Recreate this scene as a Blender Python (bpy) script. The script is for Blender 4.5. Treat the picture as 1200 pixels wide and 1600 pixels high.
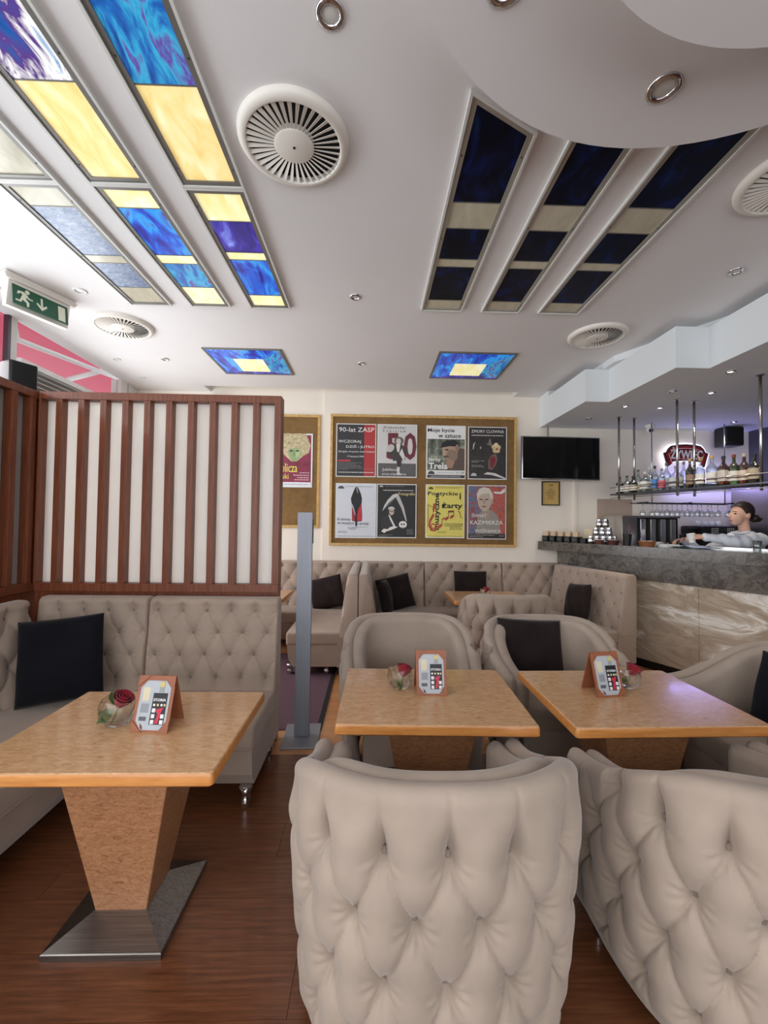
import bpy, bmesh, math, random
from math import sin, cos, pi, radians, sqrt, exp, atan2, hypot
from mathutils import Vector, Matrix

random.seed(7)
SC = bpy.context.scene
COL = SC.collection
for o in list(bpy.data.objects):
    bpy.data.objects.remove(o)

# ------------------------------------------------------------------ camera
cam_d = bpy.data.cameras.new('camera')
cam_d.sensor_fit = 'VERTICAL'
cam_d.sensor_height = 32.0
cam_d.sensor_width = 24.0
cam_d.lens = 665.0 / 1600.0 * 32.0
cam_d.clip_start = 0.05
cam = bpy.data.objects.new('camera', cam_d)
COL.objects.link(cam)
cam.matrix_world = (Matrix.Translation((0, 0, 1.5)) @ Matrix.Rotation(radians(-1.532), 4, 'Z')
                    @ Matrix.Rotation(pi / 2 + radians(1.483), 4, 'X') @ Matrix.Rotation(radians(0.7), 4, 'Z'))
SC.camera = cam

# ------------------------------------------------------------------ world, daylight, exposure
world = bpy.data.worlds.new('world')
SC.world = world
world.use_nodes = True
bgn = world.node_tree.nodes['Background']
bgn.inputs[0].default_value = (0.86, 0.93, 1.0, 1)
bgn.inputs[1].default_value = 1.3
SC.view_settings.view_transform = 'Standard'
SC.view_settings.look = 'None'
SC.view_settings.exposure = 0.18
SC.view_settings.gamma = 1.0
SC.view_settings.use_curve_mapping = False


def area_light(name, loc, rot, sx, sy, power, color=(1, 1, 1)):
    d = bpy.data.lights.new(name, 'AREA')
    d.shape = 'RECTANGLE'
    d.size = sx
    d.size_y = sy
    d.energy = power
    d.color = color
    o = bpy.data.objects.new(name, d)
    o.location = loc
    o.rotation_euler = rot
    COL.objects.link(o)
    return o


# daylight falling in through the street windows (left) and the shop front (behind the camera)
area_light('daylight_left', (-3.35, 1.9, 1.75), (0, radians(-76), 0), 2.2, 6.6, 210, (0.93, 0.97, 1.0))
area_light('daylight_front', (0.2, -2.45, 1.75), (radians(90), 0, 0), 6.0, 2.4, 92, (0.96, 0.98, 1.0))


# ------------------------------------------------------------------ helpers
def srgb(r, g, b):
    def f(c):
        c /= 255.0
        return c / 12.92 if c <= 0.04045 else ((c + 0.055) / 1.055) ** 2.4
    return (f(r), f(g), f(b), 1.0)


MATS = {}


def new_mat(name):
    m = bpy.data.materials.new(name)
    m.use_nodes = True
    MATS[name] = m
    nt = m.node_tree
    return m, nt, nt.nodes['Principled BSDF']


def plain(name, rgb, rough=0.6, metal=0.0, vary=0.06, scale=8.0, spec=0.5, bump=0.0, bscale=60.0, **kw):
    """colour with a little procedural variation (and optional fine relief)"""
    m, nt, b = new_mat(name)
    N, L = nt.nodes, nt.links
    c = srgb(*rgb)
    tc = N.new('ShaderNodeTexCoord')
    no = N.new('ShaderNodeTexNoise')
    no.inputs['Scale'].default_value = scale
    no.inputs['Detail'].default_value = 3
    L.new(tc.outputs['Object'], no.inputs['Vector'])
    ra = N.new('ShaderNodeValToRGB')
    ra.color_ramp.elements[0].position = 0.3
    ra.color_ramp.elements[1].position = 0.7
    ra.color_ramp.elements[0].color = tuple(max(0, x * (1 - vary)) for x in c[:3]) + (1,)
    ra.color_ramp.elements[1].color = tuple(min(1, x * (1 + vary)) for x in c[:3]) + (1,)
    L.new(no.outputs['Fac'], ra.inputs['Fac'])
    L.new(ra.outputs['Color'], b.inputs['Base Color'])
    b.inputs['Roughness'].default_value = rough
    b.inputs['Metallic'].default_value = metal
    b.inputs['Specular IOR Level'].default_value = spec
    for k, v in kw.items():
        b.inputs[k.replace('_', ' ')].default_value = v
    if bump:
        n2 = N.new('ShaderNodeTexNoise')
        n2.inputs['Scale'].default_value = bscale
        n2.inputs['Detail'].default_value = 4
        L.new(tc.outputs['Object'], n2.inputs['Vector'])
        bp = N.new('ShaderNodeBump')
        bp.inputs['Strength'].default_value = bump
        bp.inputs['Distance'].default_value = 0.004
        L.new(n2.outputs['Fac'], bp.inputs['Height'])
        L.new(bp.outputs['Normal'], b.inputs['Normal'])
    return m


def ramp_mat(name, stops, scale=(1, 1, 1), nscale=4.0, detail=6, dist=0.0, rough=0.5, emit=0.0, kind='noise',
             bump=0.0, coat=0.0, metal=0.0, spec=0.5, nrough=0.6, island=0.0):
    m, nt, b = new_mat(name)
    N, L = nt.nodes, nt.links
    tc = N.new('ShaderNodeTexCoord')
    mp = N.new('ShaderNodeMapping')
    mp.inputs['Scale'].default_value = scale
    L.new(tc.outputs['Object'], mp.inputs['Vector'])
    vec = mp.outputs['Vector']
    if island:
        oi = N.new('ShaderNodeObjectInfo')
        va = N.new('ShaderNodeVectorMath')
        va.operation = 'ADD'
        vm = N.new('ShaderNodeMath')
        vm.operation = 'MULTIPLY'
        vm.inputs[1].default_value = island
        L.new(oi.outputs['Random'], vm.inputs[0])
        cx = N.new('ShaderNodeCombineXYZ')
        L.new(vm.outputs[0], cx.inputs[0])
        L.new(vm.outputs[0], cx.inputs[2])
        L.new(vec, va.inputs[0])
        L.new(cx.outputs[0], va.inputs[1])
        vec = va.outputs[0]
    if kind == 'noise':
        no = N.new('ShaderNodeTexNoise')
        no.inputs['Scale'].default_value = nscale
        no.inputs['Detail'].default_value = detail
        no.inputs['Roughness'].default_value = nrough
        no.inputs['Distortion'].default_value = dist
        out = no.outputs['Fac']
    else:
        no = N.new('ShaderNodeTexWave')
        no.inputs['Scale'].default_value = nscale
        no.inputs['Distortion'].default_value = dist
        no.inputs['Detail'].default_value = detail
        no.inputs['Detail Scale'].default_value = 1.4
        out = no.outputs['Fac']
    L.new(vec, no.inputs['Vector'])
    ra = N.new('ShaderNodeValToRGB')
    e = ra.color_ramp.elements
    while len(e) < len(stops):
        e.new(0.5)
    for i, (p, c) in enumerate(stops):
        e[i].position = p
        e[i].color = srgb(*c)
    L.new(out, ra.inputs['Fac'])
    L.new(ra.outputs['Color'], b.inputs['Base Color'])
    b.inputs['Roughness'].default_value = rough
    b.inputs['Coat Weight'].default_value = coat
    b.inputs['Coat Roughness'].default_value = 0.08
    b.inputs['Metallic'].default_value = metal
    b.inputs['Specular IOR Level'].default_value = spec
    if emit:
        L.new(ra.outputs['Color'], b.inputs['Emission Color'])
        b.inputs['Emission Strength'].default_value = emit
    if bump:
        bp = N.new('ShaderNodeBump')
        bp.inputs['Strength'].default_value = bump
        bp.inputs['Distance'].default_value = 0.003
        L.new(out, bp.inputs['Height'])
        L.new(bp.outputs['Normal'], b.inputs['Normal'])
    return m


def emit_mat(name, rgb, strength):
    m, nt, b = new_mat(name)
    b.inputs['Base Color'].default_value = srgb(*rgb)
    b.inputs['Emission Color'].default_value = srgb(*rgb)
    b.inputs['Emission Strength'].default_value = strength
    return m


def thin_glass(name, tint=(255, 255, 255), gloss=0.12, rough=0.02, edge=0.7):
    m, nt, b = new_mat(name)
    N, L = nt.nodes, nt.links
    N.remove(b)
    out = N['Material Output']
    t = N.new('ShaderNodeBsdfTransparent')
    t.inputs[0].default_value = srgb(*tint)
    g = N.new('ShaderNodeBsdfGlossy')
    g.inputs['Roughness'].default_value = rough
    lw = N.new('ShaderNodeLayerWeight')
    lw.inputs['Blend'].default_value = 0.35
    ma = N.new('ShaderNodeMath')
    ma.operation = 'MULTIPLY_ADD'
    ma.inputs[1].default_value = edge
    ma.inputs[2].default_value = gloss
    ma.use_clamp = True
    L.new(lw.outputs['Facing'], ma.inputs[0])
    mx = N.new('ShaderNodeMixShader')
    L.new(ma.outputs[0], mx.inputs[0])
    L.new(t.outputs[0], mx.inputs[1])
    L.new(g.outputs[0], mx.inputs[2])
    L.new(mx.outputs[0], out.inputs[0])
    return m


class MB:
    """collects geometry, builds one mesh object"""

    def __init__(self):
        self.v = []
        self.f = []

    def add(self, vs, fs):
        o = len(self.v)
        self.v += [tuple(p) for p in vs]
        self.f += [tuple(i + o for i in q) for q in fs]
        return self

    def box(self, x0, x1, y0, y1, z0, z1, bev=0.0, seg=2, M=None):
        if bev <= 0:
            vs = [(x, y, z) for z in (z0, z1) for y in (y0, y1) for x in (x0, x1)]
            fs = [(0, 2, 3, 1), (4, 5, 7, 6), (0, 1, 5, 4), (2, 6, 7, 3), (0, 4, 6, 2), (1, 3, 7, 5)]
        else:
            bm = bmesh.new()
            bmesh.ops.create_cube(bm, size=1.0)
            for p in bm.verts:
                p.co = Vector(((x0 + x1) / 2 + p.co.x * (x1 - x0), (y0 + y1) / 2 + p.co.y * (y1 - y0),
                               (z0 + z1) / 2 + p.co.z * (z1 - z0)))
            bmesh.ops.bevel(bm, geom=list(bm.edges), offset=bev, segments=seg, profile=0.6, affect='EDGES')
            vs, fs = dump(bm)
        if M is not None:
            vs = [M @ Vector(p) for p in vs]
        return self.add(vs, fs)

    def prism(self, pts, a, b, axis='z', M=None):
        """polygon pts (2-D) extruded from a to b along axis"""
        n = len(pts)

        def P(p, h):
            return {'z': (p[0], p[1], h), 'y': (p[0], h, p[1]), 'x': (h, p[0], p[1])}[axis]
        vs = [P(p, a) for p in pts] + [P(p, b) for p in pts]
        fs = [tuple(range(n))[::-1], tuple(range(n, 2 * n))] + [(i, (i + 1) % n, n + (i + 1) % n, n + i) for i in range(n)]
        if M is not None:
            vs = [M @ Vector(p) for p in vs]
        return self.add(vs, fs)

    def lathe(self, prof, seg=24, M=None, cap=True):
        n = len(prof)
        vs = []
        for k in range(seg):
            a = 2 * pi * k / seg
            for r, z in prof:
                vs.append((r * cos(a), r * sin(a), z))
        fs = []
        for k in range(seg):
            k2 = (k + 1) % seg
            for j in range(n - 1):
                fs.append((k * n + j, k2 * n + j, k2 * n + j + 1, k * n + j + 1))
        if cap:
            if prof[0][0] > 1e-6:
                fs.append(tuple(k * n for k in range(seg))[::-1])
            if prof[-1][0] > 1e-6:
                fs.append(tuple(k * n + n - 1 for k in range(seg)))
        if M is not None:
            vs = [M @ Vector(p) for p in vs]
        return self.add(vs, fs)

    def tube(self, pts, r, seg=8, closed=False):
        pts = [Vector(p) for p in pts]
        n = len(pts)
        rr = r if isinstance(r, (list, tuple)) else [r] * n
        vs, fs = [], []
        up = None
        for i, p in enumerate(pts):
            if closed:
                t = pts[(i + 1) % n] - pts[i - 1]
            else:
                t = pts[min(i + 1, n - 1)] - pts[max(i - 1, 0)]
            t.normalize()
            if up is None:
                up = Vector((0, 0, 1)) if abs(t.z) < 0.9 else Vector((1, 0, 0))
            a = t.cross(up)
            if a.length < 1e-5:
                a = t.orthogonal()
            a.normalize()
            b = a.cross(t)
            b.normalize()
            up = b
            for k in range(seg):
                w = 2 * pi * k / seg
                vs.append(p + (a * cos(w) + b * sin(w)) * rr[i])
        m = n if closed else n - 1
        for i in range(m):
            i2 = (i + 1) % n
            for k in range(seg):
                k2 = (k + 1) % seg
                fs.append((i * seg + k, i * seg + k2, i2 * seg + k2, i2 * seg + k))
        if not closed:
            fs.append(tuple(range(seg))[::-1])
            fs.append(tuple((n - 1) * seg + k for k in range(seg)))
        return self.add(vs, fs)

    def grid(self, rows, close_u=False):
        n = len(rows[0])
        vs = [p for r in rows for p in r]
        fs = []
        for i in range(len(rows) - 1):
            for j in range(n - 1 + (1 if close_u else 0)):
                j2 = (j + 1) % n
                fs.append((i * n + j, i * n + j2, (i + 1) * n + j2, (i + 1) * n + j))
        return self.add(vs, fs)

    def ball(self, c, rx, ry, rz, seg=14, rings=9):
        vs, fs = [], []
        for i in range(rings + 1):
            a = pi * i / rings
            for k in range(seg):
                w = 2 * pi * k / seg
                vs.append((c[0] + rx * sin(a) * cos(w), c[1] + ry * sin(a) * sin(w), c[2] + rz * cos(a)))
        for i in range(rings):
            for k in range(seg):
                k2 = (k + 1) % seg
                fs.append((i * seg + k, (i + 1) * seg + k, (i + 1) * seg + k2, i * seg + k2))
        return self.add(vs, fs)

    def build(self, name, mat, parent=None, smooth=False, loc=None, rot=None, weld=False):
        me = bpy.data.meshes.new(name)
        me.from_pydata(self.v, [], self.f)
        bm = bmesh.new()
        bm.from_mesh(me)
        if weld:
            bmesh.ops.remove_doubles(bm, verts=bm.verts, dist=1e-5)
        bmesh.ops.recalc_face_normals(bm, faces=bm.faces)
        bm.to_mesh(me)
        bm.free()
        return link_mesh(name, me, mat, parent, smooth, loc, rot)


def dump(bm):
    bm.verts.index_update()
    vs = [tuple(p.co) for p in bm.verts]
    fs = [tuple(q.index for q in f.verts) for f in bm.faces]
    bm.free()
    return vs, fs


def link_mesh(name, me, mat, parent=None, smooth=False, loc=None, rot=None):
    if mat is not None and not me.materials:
        me.materials.append(MATS[mat])
    if smooth is True:
        me.polygons.foreach_set('use_smooth', [True] * len(me.polygons))
    elif smooth:
        me.polygons.foreach_set('use_smooth', [True] * len(me.polygons))
        me.set_sharp_from_angle(angle=radians(smooth))
    o = bpy.data.objects.new(name, me)
    COL.objects.link(o)
    if parent is not None:
        o.parent = parent
    if loc is not None:
        o.location = loc
    if rot is not None:
        o.rotation_euler = rot
    return o


def inst(name, me, parent=None, loc=(0, 0, 0), rot=(0, 0, 0), scale=None):
    o = bpy.data.objects.new(name, me)
    COL.objects.link(o)
    o.parent = parent
    o.location = loc
    o.rotation_euler = rot
    if scale:
        o.scale = scale
    return o


def tag(o, label=None, cat=None, group=None, kind=None):
    if label:
        o['label'] = label
    if cat:
        o['category'] = cat
    if group:
        o['group'] = group
    if kind:
        o['kind'] = kind
    return o


def thing(name, label, cat, loc=(0, 0, 0), rz=0.0, group=None, rot=None):
    o = bpy.data.objects.new(name, None)
    o.empty_display_size = 0.1
    COL.objects.link(o)
    o.location = loc
    o.rotation_euler = rot if rot else (0, 0, rz)
    return tag(o, label, cat, group)


def copy_tree(o, loc=None, rz=None, label=None, group=None, parent=None):
    c = o.copy()
    COL.objects.link(c)
    c.parent = parent
    if loc is not None:
        c.location = loc
    if rz is not None:
        c.rotation_euler = (0, 0, rz)
    if label:
        c['label'] = label
    if group:
        c['group'] = group
    for ch in list(o.children):
        copy_tree(ch, parent=c)
    return c


def text_mesh(body, width=None, height=None, extrude=0.0004, spacing=1.0, bold=0.0):
    """lettering as a mesh in the local XZ plane, lower-left at origin, facing -Y"""
    cu = bpy.data.curves.new('lettering', 'FONT')
    cu.body = body
    cu.extrude = extrude
    cu.size = 1.0
    cu.resolution_u = 2
    cu.space_character = spacing
    cu.offset = bold
    ob = bpy.data.objects.new('lettering', cu)
    COL.objects.link(ob)
    dg = bpy.context.evaluated_depsgraph_get()
    me = bpy.data.meshes.new_from_object(ob.evaluated_get(dg))
    bpy.data.objects.remove(ob)
    bpy.data.curves.remove(cu)
    xs = [v.co.x for v in me.vertices]
    ys = [v.co.y for v in me.vertices]
    x0, x1, y0, y1 = min(xs), max(xs), min(ys), max(ys)
    sx = (width / (x1 - x0)) if width else None
    sy = (height / (y1 - y0)) if height else None
    if sx is None:
        sx = sy
    if sy is None:
        sy = sx
    for v in me.vertices:
        x, y, z = v.co
        v.co = ((x - x0) * sx, -z, (y - y0) * sy)
    me.name = 'lettering'
    return me


def ss(a, b, x):
    t = max(0.0, min(1.0, (x - a) / (b - a)))
    return t * t * (3 - 2 * t)

# ------------------------------------------------------------------ materials
plain('ceiling_paint', (228, 226, 226), rough=0.75, vary=0.015, scale=2, bump=0.05, bscale=120)
plain('soffit_paint', (222, 226, 228), rough=0.7, vary=0.015, scale=2)
plain('wall_paint', (236, 226, 213), rough=0.8, vary=0.02, scale=3, bump=0.12, bscale=90)
plain('white_plastic', (226, 222, 214), rough=0.4, vary=0.02)
plain('vent_plastic', (226, 221, 212), rough=0.5, vary=0.02)
plain('frame_white', (214, 214, 210), rough=0.45, vary=0.03)
plain('black_void', (8, 8, 8), rough=0.9, vary=0.1)
plain('black_plastic', (16, 16, 18), rough=0.38, vary=0.15)
plain('screen_black', (3, 3, 4), rough=0.12, vary=0.1)
plain('velvet', (168, 151, 137), rough=0.85, vary=0.10, scale=5, spec=0.2, bump=0.10, bscale=260, Sheen_Weight=0.35, Sheen_Roughness=0.4)
plain('velvet_bench', (170, 151, 136), rough=0.85, vary=0.08, scale=5, spec=0.2, bump=0.10, bscale=260, Sheen_Weight=0.3, Sheen_Roughness=0.4)
plain('velvet_button_shaded', (132, 116, 104), rough=0.8, vary=0.08, Sheen_Weight=0.3)  # same fabric as the seats; shade of the button pits put into the colour
plain('dark_velvet', (40, 31, 30), rough=0.9, vary=0.25, scale=6, spec=0.15, Sheen_Weight=0.12, Sheen_Roughness=0.4)
plain('navy_velvet', (17, 17, 24), rough=0.9, vary=0.2, scale=6, spec=0.15, Sheen_Weight=0.05)
plain('chrome', (205, 205, 208), rough=0.08, metal=1.0, vary=0.02)
plain('rod_steel', (190, 188, 186), rough=0.22, metal=1.0, vary=0.03)
plain('dark_steel', (96, 98, 104), rough=0.32, metal=1.0, vary=0.1, scale=3)
ramp_mat('brushed_steel', [(0.3, (128, 122, 116)), (0.7, (166, 160, 154))], scale=(1, 60, 60), nscale=3, rough=0.34, metal=1.0)
ramp_mat('pillar_aluminium', [(0.3, (126, 128, 136)), (0.7, (142, 145, 154))], scale=(80, 80, 1), nscale=3, rough=0.42, metal=0.4)
ramp_mat('burl', [(0.30, (150, 100, 64)), (0.40, (198, 150, 106)), (0.58, (216, 172, 128)), (0.8, (228, 188, 146))],
         scale=(9, 26, 26), nscale=2.6, detail=8, dist=1.0, rough=0.26, coat=0.4, nrough=0.72)
ramp_mat('burl_edge', [(0.3, (196, 124, 60)), (0.7, (220, 152, 84))], scale=(3, 20, 20), nscale=3, rough=0.3, coat=0.3)
ramp_mat('burl_pedestal', [(0.30, (112, 70, 44)), (0.42, (158, 108, 74)), (0.60, (180, 130, 92)), (0.8, (190, 142, 104))],
         scale=(14, 14, 34), nscale=2.2, detail=8, dist=1.2, rough=0.4, coat=0.1, nrough=0.7)
ramp_mat('slat_wood', [(0.25, (88, 42, 26)), (0.5, (122, 64, 38)), (0.8, (146, 84, 50))], scale=(30, 30, 1.6), nscale=2.5, rough=0.45, coat=0.1, bump=0.05)
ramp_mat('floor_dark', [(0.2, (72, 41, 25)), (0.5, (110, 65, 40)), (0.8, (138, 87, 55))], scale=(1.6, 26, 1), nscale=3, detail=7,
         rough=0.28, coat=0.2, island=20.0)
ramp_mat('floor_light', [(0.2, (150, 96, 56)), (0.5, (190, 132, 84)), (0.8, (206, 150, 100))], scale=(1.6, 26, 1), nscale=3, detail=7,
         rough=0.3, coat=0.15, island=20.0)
plain('floor_joint', (58, 35, 24), rough=0.8)
plain('carpet', (108, 84, 92), rough=0.95, vary=0.2, scale=220, bump=0.5, bscale=500, spec=0.1)
plain('carpet_edge', (26, 24, 28), rough=0.9)
ramp_mat('cork', [(0.3, (104, 78, 44)), (0.5, (128, 97, 56)), (0.75, (144, 112, 68))], nscale=3, detail=9, rough=0.9, nrough=0.75, bump=0.1)
ramp_mat('pine_frame', [(0.3, (186, 144, 82)), (0.7, (214, 178, 112))], scale=(12, 12, 12), nscale=2, rough=0.45)
ramp_mat('granite', [(0.30, (40, 36, 34)), (0.46, (78, 72, 67)), (0.55, (110, 102, 94)), (0.61, (72, 66, 61)), (0.72, (176, 166, 152))],
         nscale=11, detail=10, dist=0.9, rough=0.2, nrough=0.72)
ramp_mat('onyx', [(0.26, (150, 132, 112)), (0.38, (186, 170, 150)), (0.46, (164, 146, 126)), (0.52, (196, 182, 164)), (0.57, (236, 232, 224)), (0.60, (190, 174, 154)),
                  (0.72, (168, 150, 130))], scale=(0.9, 0.9, 2.6), nscale=1.3, detail=7, dist=1.1, rough=0.2, nrough=0.62)
m = ramp_mat('slat_panel', [(0.3, (244, 240, 236)), (0.7, (252, 250, 247))], scale=(3, 3, 1), nscale=1.2, detail=4, dist=2.0, rough=0.2)
m.node_tree.nodes['Principled BSDF'].inputs['Subsurface Weight'].default_value = 0.0
# translucent milky panel: lets the window light behind shine through
nt = m.node_tree
tr = nt.nodes.new('ShaderNodeBsdfTranslucent')
tr.inputs[0].default_value = srgb(250, 246, 240)
mx = nt.nodes.new('ShaderNodeMixShader')
mx.inputs[0].default_value = 0.5
nt.links.new(nt.nodes['Principled BSDF'].outputs[0], mx.inputs[1])
nt.links.new(tr.outputs[0], mx.inputs[2])
nt.links.new(mx.outputs[0], nt.nodes['Material Output'].inputs[0])

plain('slat_panel_grey', (176, 174, 168), rough=0.35, vary=0.06)
ST_BLUE = [(0.22, (14, 12, 60)), (0.38, (28, 40, 150)), (0.50, (30, 90, 200)), (0.60, (40, 150, 220)), (0.70, (70, 60, 160)), (0.82, (200, 225, 245))]
ST_TEAL = [(0.25, (10, 30, 90)), (0.40, (20, 90, 170)), (0.52, (50, 160, 200)), (0.60, (90, 60, 150)), (0.72, (40, 140, 190)), (0.85, (190, 230, 245))]
ST_PURP = [(0.25, (14, 10, 60)), (0.45, (38, 24, 130)), (0.58, (60, 50, 170)), (0.70, (120, 140, 220)), (0.85, (235, 235, 250))]
ST_MIX = [(0.22, (20, 20, 80)), (0.40, (20, 80, 150)), (0.50, (80, 50, 120)), (0.58, (240, 240, 235)), (0.66, (30, 110, 170)), (0.8, (245, 245, 240))]
for nm, st, e in (('glass_blue_lit', ST_BLUE, 0.62), ('glass_teal_lit', ST_TEAL, 0.55), ('glass_purple_lit', ST_PURP, 0.6), ('glass_swirl_lit', ST_MIX, 0.6)):
    ramp_mat(nm, st, scale=(7, 2.4, 1), nscale=1.25, detail=5, dist=1.3, rough=0.2, emit=e, nrough=0.55, island=9.0)
ramp_mat('glass_yellow_lit', [(0.3, (226, 196, 116)), (0.5, (240, 216, 150)), (0.7, (250, 236, 190))], scale=(5, 2, 1), nscale=1.6, detail=5, dist=1.5,
         rough=0.2, emit=0.55, island=9.0)
ramp_mat('glass_lemon_lit', [(0.3, (232, 220, 140)), (0.55, (246, 240, 190)), (0.75, (252, 250, 228))], scale=(6, 2, 1), nscale=1.6, detail=5, dist=1.5,
         rough=0.2, emit=0.55, island=9.0)
ramp_mat('glass_cream', [(0.3, (186, 180, 158)), (0.7, (212, 206, 184))], scale=(5, 2, 1), nscale=2, detail=5, dist=1.0, rough=0.18, island=9.0)
ramp_mat('glass_grey_blue', [(0.25, (70, 90, 130)), (0.5, (130, 146, 176)), (0.75, (190, 200, 214))], scale=(14, 26, 1), nscale=1.6, detail=4, dist=1.5,
         rough=0.25, island=9.0, bump=0.3)
ramp_mat('glass_dark', [(0.3, (5, 7, 14)), (0.5, (10, 18, 44)), (0.62, (14, 30, 80)), (0.8, (20, 58, 84))], scale=(4, 2, 1), nscale=2, detail=6, dist=1.2,
         rough=0.3, island=9.0, spec=0.12)
plain('panel_frame', (128, 126, 122), rough=0.4, metal=0.6, vary=0.06)
plain('panel_frame_light', (170, 166, 156), rough=0.4, metal=0.4, vary=0.06)
plain('exit_green', (24, 84, 60), rough=0.4, vary=0.03)
plain('exit_white', (225, 226, 205), rough=0.4, vary=0.02)
plain('awning_pink', (212, 120, 140), rough=0.85, vary=0.05, scale=4)
m = MATS['awning_pink']
nt = m.node_tree
tr = nt.nodes.new('ShaderNodeBsdfTranslucent')
tr.inputs[0].default_value = srgb(226, 120, 145)
mx = nt.nodes.new('ShaderNodeMixShader')
mx.inputs[0].default_value = 0.6
nt.links.new(nt.nodes['Principled BSDF'].outputs[0], mx.inputs[1])
nt.links.new(tr.outputs[0], mx.inputs[2])
nt.links.new(mx.outputs[0], nt.nodes['Material Output'].inputs[0])
thin_glass('window_glass', gloss=0.01, edge=0.2)
thin_glass('crystal', (244, 248, 248), gloss=0.16)
thin_glass('bottle_clear', (226, 234, 234), gloss=0.14)
thin_glass('bottle_green', (120, 150, 90), gloss=0.12)
thin_glass('bottle_amber', (150, 82, 36), gloss=0.12)
thin_glass('bottle_brown', (58, 34, 24), gloss=0.12)
plain('wall_dark', (70, 68, 78), rough=0.5, vary=0.08)
plain('leather_tan', (150, 88, 58), rough=0.5, vary=0.10, scale=30, bump=0.2, bscale=200)
emit_mat('lamp_warm', (255, 226, 170), 9.0)
emit_mat('lamp_white', (255, 250, 240), 9.0)
plain('lamp_off', (214, 214, 210), rough=0.2, vary=0.02)
emit_mat('sign_glow', (245, 248, 255), 0.8)
emit_mat('led_violet', (110, 100, 255), 2.0)

FLAT = {}


def flat(r, g, b, rough=0.5):
    k = 'ink_%02x%02x%02x' % (r, g, b)
    if k not in FLAT:
        plain(k, (r, g, b), rough=rough, vary=0.03, scale=40)
        FLAT[k] = 1
    return k


# ------------------------------------------------------------------ the setting
ZC = 3.22          # ceiling height
YB = 5.65          # back wall
XL, XR, YF = -3.10, 5.12, -2.3


def struct(o, label=None):
    o['kind'] = 'structure'
    if label:
        o['label'] = label
    return o


# floor: subfloor and planks
fl = struct(MB().box(XL - 0.2, XR + 0.2, YF - 0.2, YB + 0.2, -0.10, -0.006).build('floor', 'floor_joint'), 'brown wooden plank floor of the cafe')
plank_me = {}
PW, PLN = 0.21, 1.42
row = 0
y = -0.35
while y < YB:
    off = (row * 0.53) % PLN
    x = XL - off
    while x < XR:
        a, b = max(x, XL), min(x + PLN, XR)
        if b - a > 0.05:
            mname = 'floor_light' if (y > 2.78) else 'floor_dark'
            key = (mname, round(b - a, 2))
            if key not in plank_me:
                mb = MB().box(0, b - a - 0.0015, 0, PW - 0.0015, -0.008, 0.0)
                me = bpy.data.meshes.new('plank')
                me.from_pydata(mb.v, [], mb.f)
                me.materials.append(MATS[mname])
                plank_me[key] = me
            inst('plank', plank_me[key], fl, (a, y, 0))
        x += PLN
    y += PW
    row += 1

# back wall with a shallow step beside the larger notice board
wb = struct(MB().box(-0.66, XR, YB, YB + 0.15, 0, 3.45).build('wall_back', 'wall_paint'), 'cream painted back wall')
MB().box(XL - 0.1, -0.66, YB + 0.03, YB + 0.15, 0, 3.45).build('recessed_panel', 'wall_paint', wb)
# right wall behind the bar, dark
struct(MB().box(XR, XR + 0.12, YF, YB + 0.15, 0, ZC + 0.2).build('wall_right', 'wall_dark'), 'dark wall at the end of the bar')
# shop front behind the camera
wf = struct(MB().box(XL, XR, YF - 0.12, YF, 0, 0.45).build('wall_front', 'wall_paint'), 'low wall under the shop front windows')
MB().box(XL, XR, YF - 0.12, YF, 2.95, ZC).build('lintel', 'wall_paint', wf)
MB().box(3.4, XR, YF - 0.12, YF, 0.45, 2.95).build('pier', 'wall_paint', wf)
for i in range(4):
    x0 = XL + i * 1.625
    w = struct(MB().box(x0, x0 + 0.07, YF - 0.1, YF - 0.02, 0.45, 2.95).build('window_%d' % (i + 6), 'frame_white'), 'shop front window behind the viewer')
    MB().box(x0 + 0.07, x0 + 1.625, YF - 0.07, YF - 0.06, 0.45, 2.95).build('pane', 'window_glass', w)
# left wall: sill wall and tall street windows up to the ceiling
struct(MB().box(XL - 0.15, XL, YF, YB + 0.15, 0, 0.85).build('wall_left', 'wall_paint'), 'low wall under the street windows')
wy = [YF, -0.75, 0.75, 2.2, 3.66, 5.26]
for i in range(len(wy)):
    y0 = wy[i]
    y1 = wy[i + 1] if i + 1 < len(wy) else YB + 0.15
    if i == 5:
        w = MB().box(XL - 0.12, XL, y0, y0 + 0.13, 0.85, ZC).box(XL - 0.12, XL + 0.01, y0 + 0.16, y0 + 0.20, 0.85, ZC).box(XL - 0.15, XL - 0.02, y0 + 0.20, y1, 0.85, ZC)
    else:
        w = MB().box(XL - 0.04, XL, y0, y0 + 0.075, 0.85, ZC).box(XL - 0.06, XL, y0 + 0.075, y1, 0.85, 0.92)
    wo = struct(w.build('window_%d' % (i + 1 if i < 5 else 10), 'frame_white'), 'tall street window with pale grey frame')
    if i < 5:
        MB().box(XL - 0.03, XL + 0.012, y0 - 0.03, y0 - 0.001, 0.85, ZC).build('mullion', 'dark_steel', wo)
        MB().box(XL - 0.055, XL - 0.045, y0 + 0.075, y1, 0.92, ZC).build('pane', 'window_glass', wo)

# ceiling with a recessed slot along the back wall
ce = struct(MB().box(XL - 0.02, XR + 0.2, YF - 0.2, 5.44, ZC, ZC + 0.12)
            .box(XL - 0.02, -2.17, 5.44, YB + 0.2, ZC, ZC + 0.12).box(1.87, XR + 0.2, 5.44, YB + 0.2, ZC, ZC + 0.12)
            .box(-2.17, 1.87, 5.40, YB + 0.2, ZC + 0.15, ZC + 0.25).build('ceiling', 'ceiling_paint'), 'white ceiling')
# round dropped soffit, two tiers


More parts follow.
